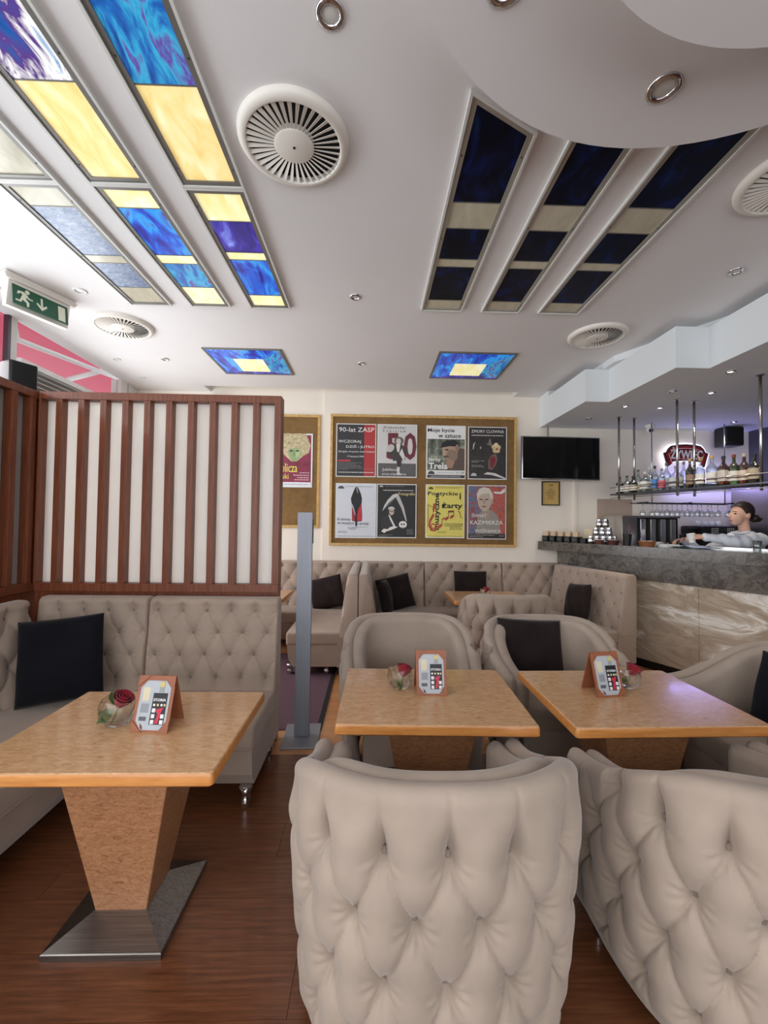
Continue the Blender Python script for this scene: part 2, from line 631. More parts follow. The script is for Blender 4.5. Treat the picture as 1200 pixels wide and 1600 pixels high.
def disc(cx, cy, r, z0, z1, n=96):
    return MB().prism([(cx + r * cos(2 * pi * k / n), cy + r * sin(2 * pi * k / n)) for k in range(n)], z0, z1)


disc(0.985, 0.605, 1.044, 3.02, ZC).build('round_soffit', 'ceiling_paint', ce, smooth=30)
disc(1.005, 0.40, 0.757, 2.87, 3.02).build('lower_disc', 'ceiling_paint', ce, smooth=30)
# stepped soffit over the bar
SOF = [(2.235, YB), (2.235, 4.41), (2.485, 4.41), (2.485, 3.41), (2.765, 3.41), (2.765, 2.43), (3.05, 2.43), (3.05, 1.45), (3.35, 1.45), (3.35, 0.4),
       (XR, 0.4), (XR, YB)]
MB().prism(SOF, 2.81, 3.155).build('bar_soffit', 'soffit_paint', ce)
SOF2 = [(2.42, YB), (2.42, 4.2), (2.95, 3.2), (3.3, 1.6), (3.6, 0.6), (XR, 0.6), (XR, YB)]
MB().prism(SOF2, 3.155, ZC).build('soffit_hanger', 'soffit_paint', ce)
MB().box(2.235, 2.42, 5.36, YB, 3.155, ZC).build('soffit_block', 'soffit_paint', ce)

# ------------------------------------------------------------------ deep-buttoned upholstery
def frac_dist(a):
    return abs(a - round(a))


def tuft(u, v, P, Q, B=0.030, top_v=0.0, bot_v=None, top_off=0.0):
    """height of a diamond-buttoned surface at (u across, v downwards); buttons at rows v = 0, Q, 2Q ... (0 to -B)"""
    if v < top_v:                              # above the first row: straight pleats run up to the edge
        d = frac_dist(u / P + top_off)
        dist_ = top_v - v
        f = (1 - ss(0.0, 0.15, dist_)) * exp(-(dist_ / 0.10) ** 2 * 0.5)
        row = tuft(u, 0.0, P, Q, B, -1.0, None, top_off)
        pl = exp(-(abs(d * P - 0.0022) / 0.0035)) + 0.45 * exp(-(abs(d * P - 0.011) / 0.003)) * max(0, 1 - dist_ / 0.09)
        return row * f - B * 0.26 * pl * (0.45 + 0.55 * f) * (1 - f * 0.6)
    if bot_v is not None and v > bot_v:
        k = round(bot_v / Q)
        o = top_off + 0.5 * (k % 2)
        d = frac_dist(u / P + o)
        dist_ = v - bot_v
        f = (1 - ss(0.0, 0.14, dist_)) * exp(-(dist_ / 0.10) ** 2 * 0.5)
        row = tuft(u, bot_v, P, Q, B, -1.0, None, top_off)
        return row * f - B * 0.17 * exp(-(d * P / 0.005)) * (0.4 + 0.6 * f) * (1 - f * 0.6)
    a = u / P + top_off + v / (2 * Q)
    b = u / P + top_off - v / (2 * Q)
    da, db = frac_dist(a), frac_dist(b)
    # distance to the nearest button
    ra, rb = round(a), round(b)
    du = ((a - ra) + (b - rb)) / 2 * P
    dv = ((a - ra) - (b - rb)) * Q
    r = hypot(du, dv)
    puff = (abs(sin(pi * a)) * abs(sin(pi * b)))
    fa, fb = math.floor(a), math.floor(b)
    g = 0.0
    for ca in (fa, fa + 1):
        for cb in (fb, fb + 1):
            eu = ((a - ca) + (b - cb)) / 2 * P
            ev = ((a - ca) - (b - cb)) * Q
            g += exp(-(hypot(eu, ev) / 0.056) ** 1.7)
    h = B * (0.40 * (puff ** 0.34) + 0.60 * (1 - min(1.0, g)) - 1.0)
    # sharp fold along the diagonals, strongest beside the button
    s1 = exp(-(da * P * 0.7 / 0.0042)) * (0.25 + 0.75 * exp(-r / 0.07))
    s2 = exp(-(db * P * 0.7 / 0.0042)) * (0.25 + 0.75 * exp(-r / 0.07))
    h -= B * 0.16 * max(s1, s2)
    h -= B * 0.42 * exp(-(r / 0.017) ** 2)
    # small radiating puckers round each button
    if r < 0.09 and r > 1e-5:
        th = atan2(dv, du)
        h += B * 0.07 * sin(th * 9 + ra * 2 + rb) * exp(-((r - 0.034) / 0.020) ** 2)
    return h


btn = MB()
btn.lathe([(0.0, 0.0065), (0.005, 0.006), (0.0095, 0.0035), (0.0115, 0.0), (0.0115, -0.004)], seg=12)
me_btn = bpy.data.meshes.new('button')
me_btn.from_pydata(btn.v, [], btn.f)
me_btn.materials.append(MATS['velvet_button_shaded'])
me_btn.polygons.foreach_set('use_smooth', [True] * len(me_btn.polygons))

# ------------------------------------------------------------------ tub chair (faces local +Y)
CA, CBK, CYF = 0.44, 0.40, 0.29        # half width, depth behind the origin, arm front


def chair_plan(n=330):
    pts = []
    for k in range(30):
        t = k / 30
        yy = CYF * (1 - t)
        pts.append((-CA * (1 - 0.05 * ss(0.0, CYF, yy)), yy))
    for k in range(181):
        th = pi + pi * k / 180
        c, s = cos(th), sin(th)
        e = 2 / 2.45
        pts.append((CA * math.copysign(abs(c) ** e, c), CBK * math.copysign(abs(s) ** e, s)))
    for k in range(1, 31):
        t = k / 30
        yy = CYF * t
        pts.append((CA * (1 - 0.05 * ss(0.0, CYF, yy)), yy))
    cum = [0]
    for i in range(1, len(pts)):
        cum.append(cum[-1] + hypot(pts[i][0] - pts[i - 1][0], pts[i][1] - pts[i - 1][1]))
    T = cum[-1]
    out = []
    j = 0
    for i in range(n + 1):
        s = T * i / n
        while j < len(cum) - 2 and cum[j + 1] < s:
            j += 1
        w = (s - cum[j]) / max(1e-9, cum[j + 1] - cum[j])
        out.append((pts[j][0] + (pts[j + 1][0] - pts[j][0]) * w, pts[j][1] + (pts[j + 1][1] - pts[j][1]) * w, s - T / 2))
    res = []
    for i in range(n + 1):
        a, b = out[max(0, i - 3)], out[min(n, i + 3)]
        tx, ty = b[0] - a[0], b[1] - a[1]
        l = hypot(tx, ty)
        tx, ty = tx / l, ty / l
        res.append((out[i][0], out[i][1], out[i][2], ty, -tx, tx, ty))   # x, y, s, outward normal, tangent
    return res


def rim_z(yy):
    return 0.632 + 0.218 * (1 - ss(-0.36, CYF + 0.06, yy)) ** 1.2


ZB = 0.085
PLAN = chair_plan()


def tub_loop(zt, r, off0, zb, nv, nr, taper):
    """closed cross-section: list of (inward offset, z, is_outer)"""
    L = []
    for k in range(nv):
        z = zb + (zt - r - zb) * k / (nv - 1)
        o = off0 + (taper * max(0, (zt - r - z) / 0.75) ** 1.3)
        L.append((o, z, 1))
    for k in range(1, nr):
        a = pi - pi * k / nr
        L.append((off0 + r + r * cos(a), zt - r + r * sin(a), 2))
    L.append((off0 + 2 * r, zt - r, 0))
    L.append((off0 + 2 * r + taper * 0.0, zb + 0.6 * (zt - r - zb), 0))
    L.append((off0 + 2 * r + taper * 0.9, zb, 0))
    return L


TP, TQ, TZ0, TB = 0.172, 0.165, 0.672, 0.050      # pitch, row spacing, height of first row


def tub_shell(r, off0, zb, nv, nr, taper, drop, tufted, step=1, bulge=0.0):
    rows = []
    idx = list(range(0, len(PLAN), step))
    if idx[-1] != len(PLAN) - 1:
        idx.append(len(PLAN) - 1)

    def ring(p, shrink, push, dz):
        x, y, s, nx, ny, tx, ty = p
        zt = rim_z(y) - drop - dz
        out = []
        for o, z, kind in tub_loop(zt, r, off0, zb, nv, nr, taper):
            d = 0.0
            if tufted and kind in (1, 2) and shrink > 0.99:
                arc = z if kind == 1 else (zt - r) + r * (math.acos(max(-1, min(1, (off0 + r - o) / r))) if False else 0) + (z - (zt - r))
                v = TZ0 - arc
                if zt < TZ0 + 0.03:           # arm fronts: first row sits lower than the rim
                    fadeout = ss(0.02, 0.10, zt - z) if z < zt else 0
                else:
                    fadeout = 1
                endf = ss(0.0, 0.05, CYF - y) if y > 0 else 1
                h = tuft(s, v, TP, TQ, TB) * endf * (0.15 + 0.85 * fadeout)
                h += 0.024 * ss(0.03, 0.16, zt - z) * endf
                h *= ss(-0.01, 0.06, z - zb)
                if kind == 2:
                    ang = (o - off0) / (2 * r)
                    h *= max(0.0, 1 - ang * 1.4)
                d = h
            if bulge and kind == 0:
                d = -bulge * 0
            oc = off0 + r
            o2 = oc + (o - oc) * shrink
            out.append((x - nx * o2 + nx * d + tx * push, y - ny * o2 + ny * d + ty * push, z))
        return out
    first, last = PLAN[idx[0]], PLAN[idx[-1]]
    for a in (90, 68, 45, 22):
        rows.append(ring(first, max(0.02, cos(radians(a))), -r * 0.9 * sin(radians(a)), 0.02 * (1 - cos(radians(a)))))
    for i in idx:
        rows.append(ring(PLAN[i], 1.0, 0, 0))
    for a in (22, 45, 68, 90):
        rows.append(ring(last, max(0.02, cos(radians(a))), r * 0.9 * sin(radians(a)), 0.02 * (1 - cos(radians(a)))))
    mb = MB()
    mb.grid(rows, close_u=True)
    n = len(rows[0])
    mb.f.append(tuple(range(n))[::-1])
    mb.f.append(tuple((len(rows) - 1) * n + k for k in range(n)))
    return mb


def make_tub_chair():
    t = thing('tub_chair', 'tub chair', 'chair')
    bk = tub_shell(0.037, 0.0, ZB, 120, 14, 0.055, 0.0, True).build('tufted_shell', 'velvet', t, smooth=True)
    # buttons: sub-parts of the shell
    P = PLAN
    T = P[-1][2]
    for rr in range(4):
        z = TZ0 - rr * TQ
        o = 0.5 * (rr % 2)
        for k in range(-7, 8):
            s = (k + o) * TP
            if abs(s) > T - 0.05:
                continue
            p = min(P, key=lambda q: abs(q[2] - s))
            zt = rim_z(p[1])
            if zt < z + 0.06:
                continue
            tap = 0.055 * max(0, (zt - 0.037 - z) / 0.75) ** 1.3
            dep = tap + TB * 1.36 - 0.024
            inst('button', me_btn, bk, (p[0] - p[3] * dep, p[1] - p[4] * dep, z), (0, radians(90), atan2(p[4], p[3])))
    tub_shell(0.041, 0.066, 0.30, 26, 14, 0.012, 0.012, False, step=4).build('inner_pad', 'velvet', t, smooth=True)
    # seat cushion following the inner outline
    ins = [(p[0] - p[3] * 0.15, p[1] - p[4] * 0.15) for p in P[::10]]
    ins = [(x, min(y, 0.22)) for x, y in ins]
    outl = [q for q in ins]
    fr = [(outl[-1][0], 0.27), (outl[0][0], 0.27)]
    poly = outl + fr
    cx = sum(q[0] for q in poly) / len(poly)
    cy = sum(q[1] for q in poly) / len(poly)
    rows = []
    for z, sc in ((0.31, 0.985), (0.33, 1.0), (0.40, 1.0), (0.425, 0.985), (0.438, 0.95), (0.446, 0.86), (0.452, 0.6), (0.454, 0.25), (0.454, 0.02)):
        rows.append([(cx + (x - cx) * sc, cy + (y - cy) * sc, z) for x, y in poly])
    mb = MB()
    mb.grid(rows, close_u=True)
    mb.f.append(tuple(range(len(poly)))[::-1])
    mb.build('seat_cushion', 'velvet', t, smooth=40)
    MB().box(-0.29, 0.29, -0.22, 0.262, ZB, 0.318, 0.015).build('seat_base', 'velvet', t, smooth=40)
    for sx in (-1, 1):
        for (yy, xx) in ((0.22, 0.34), (-0.26, 0.24)):
            MB().lathe([(0.016, 0), (0.018, 0.01), (0.026, 0.075), (0.03, 0.1)], 12, Matrix.Translation((sx * xx, yy, 0))).build('leg', 'chrome', t, smooth=True)
    return t


G_CH = 'beige velvet tub chairs'
chair0 = make_tub_chair()
chair0.location = (0.200, 1.435, 0)
chair0.rotation_euler = (0, 0, radians(0))
tag(chair0, 'buttoned beige tub chair in the foreground centre, seen from behind, before the middle table', 'chair', G_CH)
copy_tree(chair0, (1.205, 1.39, 0), radians(4), 'buttoned beige tub chair seen from behind at the bottom right, cut by the frame', G_CH)
copy_tree(chair0, (0.250, 2.755, 0), radians(180), 'beige tub chair facing the viewer behind the middle table, without a cushion', G_CH)
copy_tree(chair0, (1.176, 2.725, 0), radians(180), 'beige tub chair facing the viewer behind the right table, holding a dark cushion', G_CH)
copy_tree(chair0, (1.325, 4.27, 0), radians(-4), 'small distant tub chair seen from behind at the booth table', G_CH)
copy_tree(chair0, (2.03, 2.10, 0), radians(90), 'beige tub chair turned sideways at the right edge, beside the marble bar front', G_CH)


# ------------------------------------------------------------------ banquette benches (back rests along local X, faces local -Y)
def tufted_panel(x0, x1, z0, H, tb, tt, r, P, Q, v0, rows_n, B, res=0.011, parent=None, off=0.0, first=True):
    """upholstered back panel: front leans from tb (bottom) to tt (top) in front of the rear plane y = 0, rolled top"""
    nu = max(8, int((x1 - x0) / res))
    zt = H - r
    nvf = max(8, int((zt - z0) / res))
    prof = []
    for k in range(nvf + 1):
        z = z0 + (zt - z0) * k / nvf
        w = (z - z0) / (zt - z0)
        prof.append((-(tb + (tt - tb) * w), z, 1))
    cyc = -(tt - r)
    for k in range(1, 9):
        a = pi - (pi / 2) * k / 8
        prof.append((cyc + r * cos(a), zt + r * sin(a), 2))
    prof += [(-0.02, H, 0), (-0.004, H - 0.012, 0), (0, H - 0.03, 0), (0, z0, 0)]
    topz = H - v0
    botv = (rows_n - 1) * Q
    rows = []
    edge = 0.022
    for i in range(nu + 1):
        x = x0 + (x1 - x0) * i / nu
        e = min(x - x0, x1 - x)
        er = -edge * (1 - sqrt(max(0, 1 - (1 - min(1, e / edge)) ** 2)))
        row = []
        for (yy, z, kind) in prof:
            h = 0
            if kind:
                h = tuft(x, topz - z, P, Q, B, 0.0, botv, off)
                h *= ss(-0.02, 0.03, e)
                if kind == 2:
                    h *= max(0, 1 - (z - zt) / r)
                h += er
            zz = z
            if kind != 1:
                zz = z + er * 0.5 * (1 if kind == 2 else 0.6)
            row.append((x, yy - h, zz))
        rows.append(row)
    mb = MB()
    mb.grid(rows)
    n = len(rows[0])
    mb.f.append(tuple(range(n)))
    mb.f.append(tuple((len(rows) - 1) * n + k for k in range(n))[::-1])
    bk = mb.build('back_panel', 'velvet_bench', parent, smooth=50)
    for rr in range(rows_n):
        z = topz - rr * Q
        o = 0.5 * (rr % 2)
        k = math.ceil((x0 + 0.03) / P + off - o)
        while (k + o - off) * P < x1 - 0.03:
            xb = (k + o - off) * P
            w = (z - z0) / (zt - z0)
            inst('button', me_btn, bk, (xb, -(tb + (tt - tb) * w) + B * 1.30, z), (radians(90), 0, 0))
            k += 1
    return bk


def bench(name, label, loc, rz, panels, seat, seat_depth=0.50, H=1.0, tb=0.20, tt=0.12, P=0.16, Q=0.135, v0=0.10, rows=4, B=0.022, legs=(), group=None,
          res=0.011, off=0.0, end_caps=False, sh=0.43):
    t = thing(name, label, 'bench', loc, rz, group)
    for (a, b) in panels:
        tufted_panel(a, b, sh - 0.04, H, tb, tt, 0.05, P, Q, v0, rows, B, res, t, off)
    xa, xb = panels[0][0], panels[-1][1]
    # carcass behind and below the back rest
    MB().prism([(-tb, 0.10), (-0.0, 0.10), (-0.0, sh), (-tb, sh)], xa + 0.004, xb - 0.004, 'x').build('back_base', 'velvet_bench', t)
    s0, s1 = seat
    yf = -tb - seat_depth
    MB().box(s0, s1, yf, -tb + 0.03, sh - 0.125, sh, 0.028, 4).build('seat_cushion', 'velvet_bench', t, smooth=50)
    mb = MB().tube([(s0 + 0.02, yf + 0.008, sh - 0.012), (s1 - 0.02, yf + 0.008, sh - 0.012)], 0.006, 6)
    mb.tube([(s0 + 0.02, yf + 0.004, sh - 0.118), (s1 - 0.02, yf + 0.004, sh - 0.118)], 0.006, 6)
    mb.build('piping', 'velvet_bench', t, smooth=True)
    # plinth, front slopes in towards the floor
    MB().prism([(yf + 0.012, sh - 0.12), (-tb + 0.03, sh - 0.12), (-tb + 0.03, 0.10), (yf + 0.07, 0.10), (yf + 0.025, 0.17)], s0 + 0.01, s1 - 0.01, 'x') \
        .build('seat_base', 'velvet_bench', t)
    for (lx, ly) in legs:
        MB().lathe([(0.014, 0), (0.024, 0.006), (0.03, 0.028), (0.026, 0.05), (0.018, 0.06), (0.03, 0.075), (0.034, 0.105)], 14,
                   Matrix.Translation((lx, ly, 0))).build('leg', 'chrome', t, smooth=True)
    return t


G_NB = 'near corner banquette'
# along the slatted partition (rear plane y = 2.90)
bench('banquette_bench', 'buttoned beige banquette below the slatted screen, behind the left table', (-2.17, 2.90, 0), 0,
      [(0.03, 0.725), (0.735, 1.565)], (0.74, 1.565), 0.47, 1.0, 0.17, 0.11, 0.158, 0.137, 0.085, 4, 0.032,
      legs=[(1.52, -0.60), (1.52, -0.08), (0.80, -0.58)], group=G_NB, res=0.007, off=0.05)
# along the left screen
bench('banquette_bench', 'buttoned beige banquette along the left edge under the side screen', (-2.20, 0.55, 0), radians(90),
      [(0.0, 1.08), (1.09, 2.16)], (0.0, 2.14), 0.57, 1.0, 0.17, 0.11, 0.17, 0.137, 0.085, 4, 0.034,
      legs=[(0.1, -0.66), (1.2, -0.66)], group=G_NB, res=0.009, off=0.3)
# far left booth
G_FL = 'far booth seating'
bench('banquette_bench', 'distant buttoned bench on the back wall behind the grey post, under the smaller notice board', (-2.3, YB - 0.004, 0), 0,
      [(0.0, 0.9), (0.91, 2.15)], (0.0, 1.42), 0.42, 1.0, 0.16, 0.10, 0.19, 0.15, 0.07, 4, 0.030, group=G_FL, res=0.014)
bench('banquette_bench', 'far booth side bench right of the grey post, with chrome foot', (-0.135, 5.48, 0), radians(-90),
      [(0.0, 1.33)], (0.0, 1.31), 0.50, 1.0, 0.19, 0.11, 0.19, 0.15, 0.07, 4, 0.018, legs=[(1.22, -0.66), (1.22, -0.3), (0.3, -0.66)], group=G_FL, res=0.014)
# middle booth
bench('banquette_bench', 'booth side bench whose end panel stands behind the cushionless middle tub chair', (-0.125, 4.14, 0), radians(90),
      [(0.0, 1.34)], (0.0, 0.86), 0.42, 1.0, 0.19, 0.11, 0.19, 0.15, 0.07, 4, 0.018, legs=[(0.1, -0.55)], group=G_FL, res=0.014)
bench('banquette_bench', 'long buttoned bench on the back wall below the large notice board', (-0.12, YB - 0.005, 0), 0,
      [(0.005, 0.80), (0.81, 1.82), (1.83, 2.57)], (0.20, 2.06), 0.44, 1.0, 0.16, 0.10, 0.195, 0.15, 0.07, 4, 0.030, group=G_FL, res=0.013)
bench('banquette_bench', 'pale buttoned bench along the bar, right side of the middle booth', (2.462, 5.455, 0), radians(-77.5),
      [(0.0, 1.17)], (0.05, 1.16), 0.42, 1.0, 0.22, 0.14, 0.15, 0.12, 0.07, 5, 0.012, legs=[(1.12, -0.6)], group=G_FL, res=0.012)


# ------------------------------------------------------------------ cushions
def cushion_mesh(w, h, t, seed, n=26):
    rnd = random.Random(seed)
    ph = [rnd.uniform(0, 6.28) for _ in range(6)]

    def side(sg):
        rows = []
        for i in range(n + 1):
            u = -1 + 2 * i / n
            r = []
            for j in range(n + 1):
                v = -1 + 2 * j / n
                pin = 1 - 0.025 * (1 - v * v)
                pin2 = 1 - 0.025 * (1 - u * u)
                th = (max(0, (1 - u ** 6)) ** 0.5) * (max(0, (1 - v ** 6)) ** 0.5)
                th = th * (0.45 + 0.55 * (1 - 0.5 * (u * u + v * v)))
                wr = 0.010 * sin(3 * u + 2.3 * v + ph[0]) * sin(2.5 * v - u + ph[1]) + 0.004 * sin(9 * u + 4 * v + ph[2])
                r.append((u * w / 2 * pin, sg * (th * t / 2 + wr * th), v * h / 2 * pin2))
            rows.append(r)
        return rows
    mb = MB()
    mb.grid(side(1))
    mb.grid(side(-1))
    return mb


def cushion(label, loc, rot, w, h, t, mat, seed, group='dark scatter cushions'):
    o = cushion_mesh(w, h, t, seed).build('scatter_cushion', mat, None, smooth=True, loc=loc, rot=rot, weld=True)
    return tag(o, label, 'cushion', group)


R = radians
cushion('large black cushion leaning in the corner of the near banquette', (-1.80, 2.545, 0.685), (R(-12), R(-5), R(14)), 0.44, 0.475, 0.16, 'navy_velvet', 1)
cushion('dark cushion propped in the seat of the tub chair behind the right table', (1.085, 2.885, 0.655), (R(-16), R(3), R(3)), 0.45, 0.40, 0.14, 'dark_velvet', 2)
cushion('black cushion in the sideways tub chair at the right edge', (2.14, 2.05, 0.63), (R(-18), 0, R(-75)), 0.46, 0.42, 0.16, 'navy_velvet', 3)
cushion('dark cushion leaning tilted on the bench behind the grey post', (-0.56, 5.36, 0.62), (R(-14), R(-14), R(-8)), 0.42, 0.40, 0.13, 'dark_velvet', 4)
cushion('dark cushion slumped in the left corner of the middle booth', (0.30, 5.33, 0.63), (R(-14), R(-12), R(14)), 0.44, 0.42, 0.14, 'dark_velvet', 5)
cushion('dark cushion upright on the middle booth bench behind the booth table', (1.26, 5.42, 0.72), (R(-8), 0, 0), 0.42, 0.36, 0.13, 'dark_velvet', 6)
cushion('dark cushion standing on the pale bench along the bar', (2.30, 4.72, 0.64), (R(-12), R(-6), R(-84)), 0.42, 0.42, 0.15, 'dark_velvet', 7)
cushion('dark cushion half hidden at the far left of the middle booth', (0.17, 5.02, 0.63), (R(-12), R(4), R(78)), 0.38, 0.40, 0.13, 'dark_velvet', 8)


# ------------------------------------------------------------------ tables
def make_table():
    t = thing('pedestal_table', 'table', 'table')
    w, d, zt = 0.41, 0.33, 0.70

    def rr(hw, hd, r, n=5):
        pts = []
        for (sx, sy, a0) in ((1, 1, 0), (-1, 1, 90), (-1, -1, 180), (1, -1, 270)):
            for k in range(n + 1):
                a = radians(a0 + 90 * k / n)
                pts.append((sx * (hw - r) + r * cos(a), sy * (hd - r) + r * sin(a)))
        return pts
    rows = []
    for z, ins in ((zt - 0.044, 0.006), (zt - 0.038, 0.0), (zt - 0.010, 0.0), (zt - 0.003, 0.003)):
        rows.append([(x, y, z) for x, y in rr(w - ins, d - ins, 0.014)])
    mb = MB()
    mb.grid(rows, close_u=True)
    n = len(rows[0])
    mb.f.append(tuple(range(n))[::-1])
    mb.build('edge_band', 'burl_edge', t, smooth=35)
    rows = [[(x, y, zt - 0.003) for x, y in rr(w - 0.003, d - 0.003, 0.014)], [(x, y, zt) for x, y in rr(w - 0.007, d - 0.007, 0.012)]]
    mb = MB()
    mb.grid(rows, close_u=True)
    mb.f.append(tuple(n + k for k in range(n)))
    mb.build('table_top', 'burl', t)
    # tapering pedestal, widening upwards
    a, b, c, e = 0.205, 0.165, 0.092, 0.088
    z0, z1 = 0.068, zt - 0.044
    vs = [(-c, -e, z0), (c, -e, z0), (c, e, z0), (-c, e, z0), (-a, -b, z1), (a, -b, z1), (a, b, z1), (-a, b, z1)]
    fs = [(0, 3, 2, 1), (4, 5, 6, 7), (0, 1, 5, 4), (1, 2, 6, 5), (2, 3, 7, 6), (3, 0, 4, 7)]
    bm = bmesh.new()
    bv = [bm.verts.new(p) for p in vs]
    for q in fs:
        bm.faces.new([bv[i] for i in q])
    bmesh.ops.bevel(bm, geom=list(bm.edges), offset=0.002, segments=2, affect='EDGES')
    v2, f2 = dump(bm)
    MB().add(v2, f2).build('pedestal', 'burl_pedestal', t)
    # brushed steel foot plate with hipped faces
    g = 0.203
    rows = [[(-g, -g, 0.0), (g, -g, 0.0), (g, g, 0.0), (-g, g, 0.0)], [(-g, -g, 0.020), (g, -g, 0.020), (g, g, 0.020), (-g, g, 0.020)],
            [(-g + .003, -g + .003, 0.023), (g - .003, -g + .003, 0.023), (g - .003, g - .003, 0.023), (-g + .003, g - .003, 0.023)],
            [(-c - .002, -e - .002, 0.07), (c + .002, -e - .002, 0.07), (c + .002, e + .002, 0.07), (-c - .002, e + .002, 0.07)]]
    mb = MB()
    mb.grid(rows, close_u=True)
    mb.f.append((3, 2, 1, 0))
    mb.f.append((12, 13, 14, 15))
    mb.build('foot_plate', 'brushed_steel', t)
    return t


G_T = 'square pedestal tables'
tb0 = make_table()
tb0.location = (-0.905, 1.712, 0)
tag(tb0, 'honey burl-wood pedestal table at the left, in front of the near banquette', 'table', G_T)
copy_tree(tb0, (0.277, 2.030, 0), radians(-1.5), 'honey burl-wood pedestal table in the middle, between two facing tub chairs', G_T)
copy_tree(tb0, (1.218, 2.015, 0), radians(1), 'honey burl-wood pedestal table at the right, nearest the marble bar front', G_T)
copy_tree(tb0, (1.27, 4.74, 0), 0, 'small distant wooden table inside the middle booth', G_T)
copy_tree(tb0, (-1.33, 4.72, 0), 0, 'distant table corner showing past the slatted screen in the far left booth', G_T)

# ------------------------------------------------------------------ slatted screens
def screen(label, loc, rz, L, slat_x, panel='slat_panel', pw=0.07):
    t = thing('slatted_screen', label, 'screen', loc, rz, 'slatted wooden screens')
    zt, zb = 2.372, 1.012
    MB().box(0, L, 0, 0.10, zt - 0.052, zt, 0.003).build('top_rail', 'slat_wood', t)
    MB().box(0.0, L, 0.004, 0.10, zb, zb + 0.056, 0.003).build('bottom_rail', 'slat_wood', t)
    MB().box(0, L, 0.02, 0.09, 0.0, zb).build('lower_panel', 'slat_wood', t)
    MB().box(L - 0.045, L, 0, 0.10, zb + 0.056, zt - 0.052, 0.002).build('end_post', 'slat_wood', t)
    MB().box(0, pw, 0, 0.10, zb + 0.056, zt - 0.052, 0.002).build('end_post', 'slat_wood', t)
    sl = MB().box(0, 0.042, 0.0, 0.058, zb + 0.056, zt - 0.052, 0.002)
    me = None
    for x in slat_x:
        if me is None:
            o = sl.build('slat', 'slat_wood', t, loc=(x, 0.002, 0))
            me = o.data
        else:
            inst('slat', me, t, (x, 0.002, 0))
    MB().box(pw, L - 0.045, 0.064, 0.072, zb + 0.056, zt - 0.052).build('milky_panel', panel, t)
    return t


X0 = -2.285
screen('reddish wooden slatted screen with milky panels above the near banquette', (X0, 2.945, 0), 0, -0.642 - X0,
       [(-0.687 - 0.1485 * k) - X0 for k in range(1, 11)], pw=0.016)
screen('side screen of dark slats at the left edge, meeting the wide screen at a corner', (-2.295, 0.75, 0), radians(90), 2.29,
       [2.15 - 0.15 * k for k in range(0, 14)], 'slat_panel_grey')

# ------------------------------------------------------------------ free-standing grey post
t = thing('grey_post', 'flat grey aluminium post on a square plate beside the slatted screen', 'post', (-0.475, 3.03, 0), radians(3))
MB().box(-0.052, 0.052, -0.022, 0.022, 0.012, 1.568, 0.002).build('column', 'pillar_aluminium', t)
mb = MB().box(-0.125, 0.125, -0.17, 0.17, 0.0, 0.012, 0.004)
mb.build('base_plate', 'pillar_aluminium', t)
MB().box(0.052, 0.058, -0.012, 0.012, 1.35, 1.52, 0.001).build('side_strip', 'black_plastic', t)

# carpet runner
cp = MB().box(-1.75, -0.385, 3.12, 4.9, 0.0, 0.008).build('carpet_runner', 'carpet')
tag(cp, 'purplish grey carpet runner with black edge beside the grey post', 'carpet')
MB().box(-0.385, -0.35, 3.12, 4.9, 0.0, 0.010).build('edge_binding', 'carpet_edge', cp)


# ------------------------------------------------------------------ notice boards and posters
def bx(x, z, y=YB):
    k = y / 5.75
    return x * k, 1.5 + (z - 1.5) * k


def board(label, x0, x1, z0, z1, y):
    t = thing('notice_board', label, 'notice board', (x0, y, z0), 0, 'pin boards on the back wall')
    w, h = x1 - x0, z1 - z0
    f = 0.034
    MB().box(f, w - f, -0.012, -0.001, f, h - f).build('cork_panel', 'cork', t)
    for nm, a in (('frame_rail', (0, w, -0.030, -0.001, h - f, h)), ('frame_rail', (0, w, -0.030, -0.001, 0, f)),
                  ('frame_stile', (0, f, -0.030, -0.001, f, h - f)), ('frame_stile', (w - f, w, -0.030, -0.001, f, h - f))):
        MB().box(*a, 0.004).build(nm, 'pine_frame', t)
    return t


a0, c1 = bx(-0.582, 2.965)
a1, c0 = bx(1.955, 1.192)
board('large cork notice board holding eight posters', a0, a1, c0, c1, YB)
b1, d1 = bx(-0.722, 2.955)
_, d0 = bx(0, 1.422)
board('smaller cork notice board partly hidden behind the slatted screen', -1.75, b1, d0, d1, YB + 0.03)


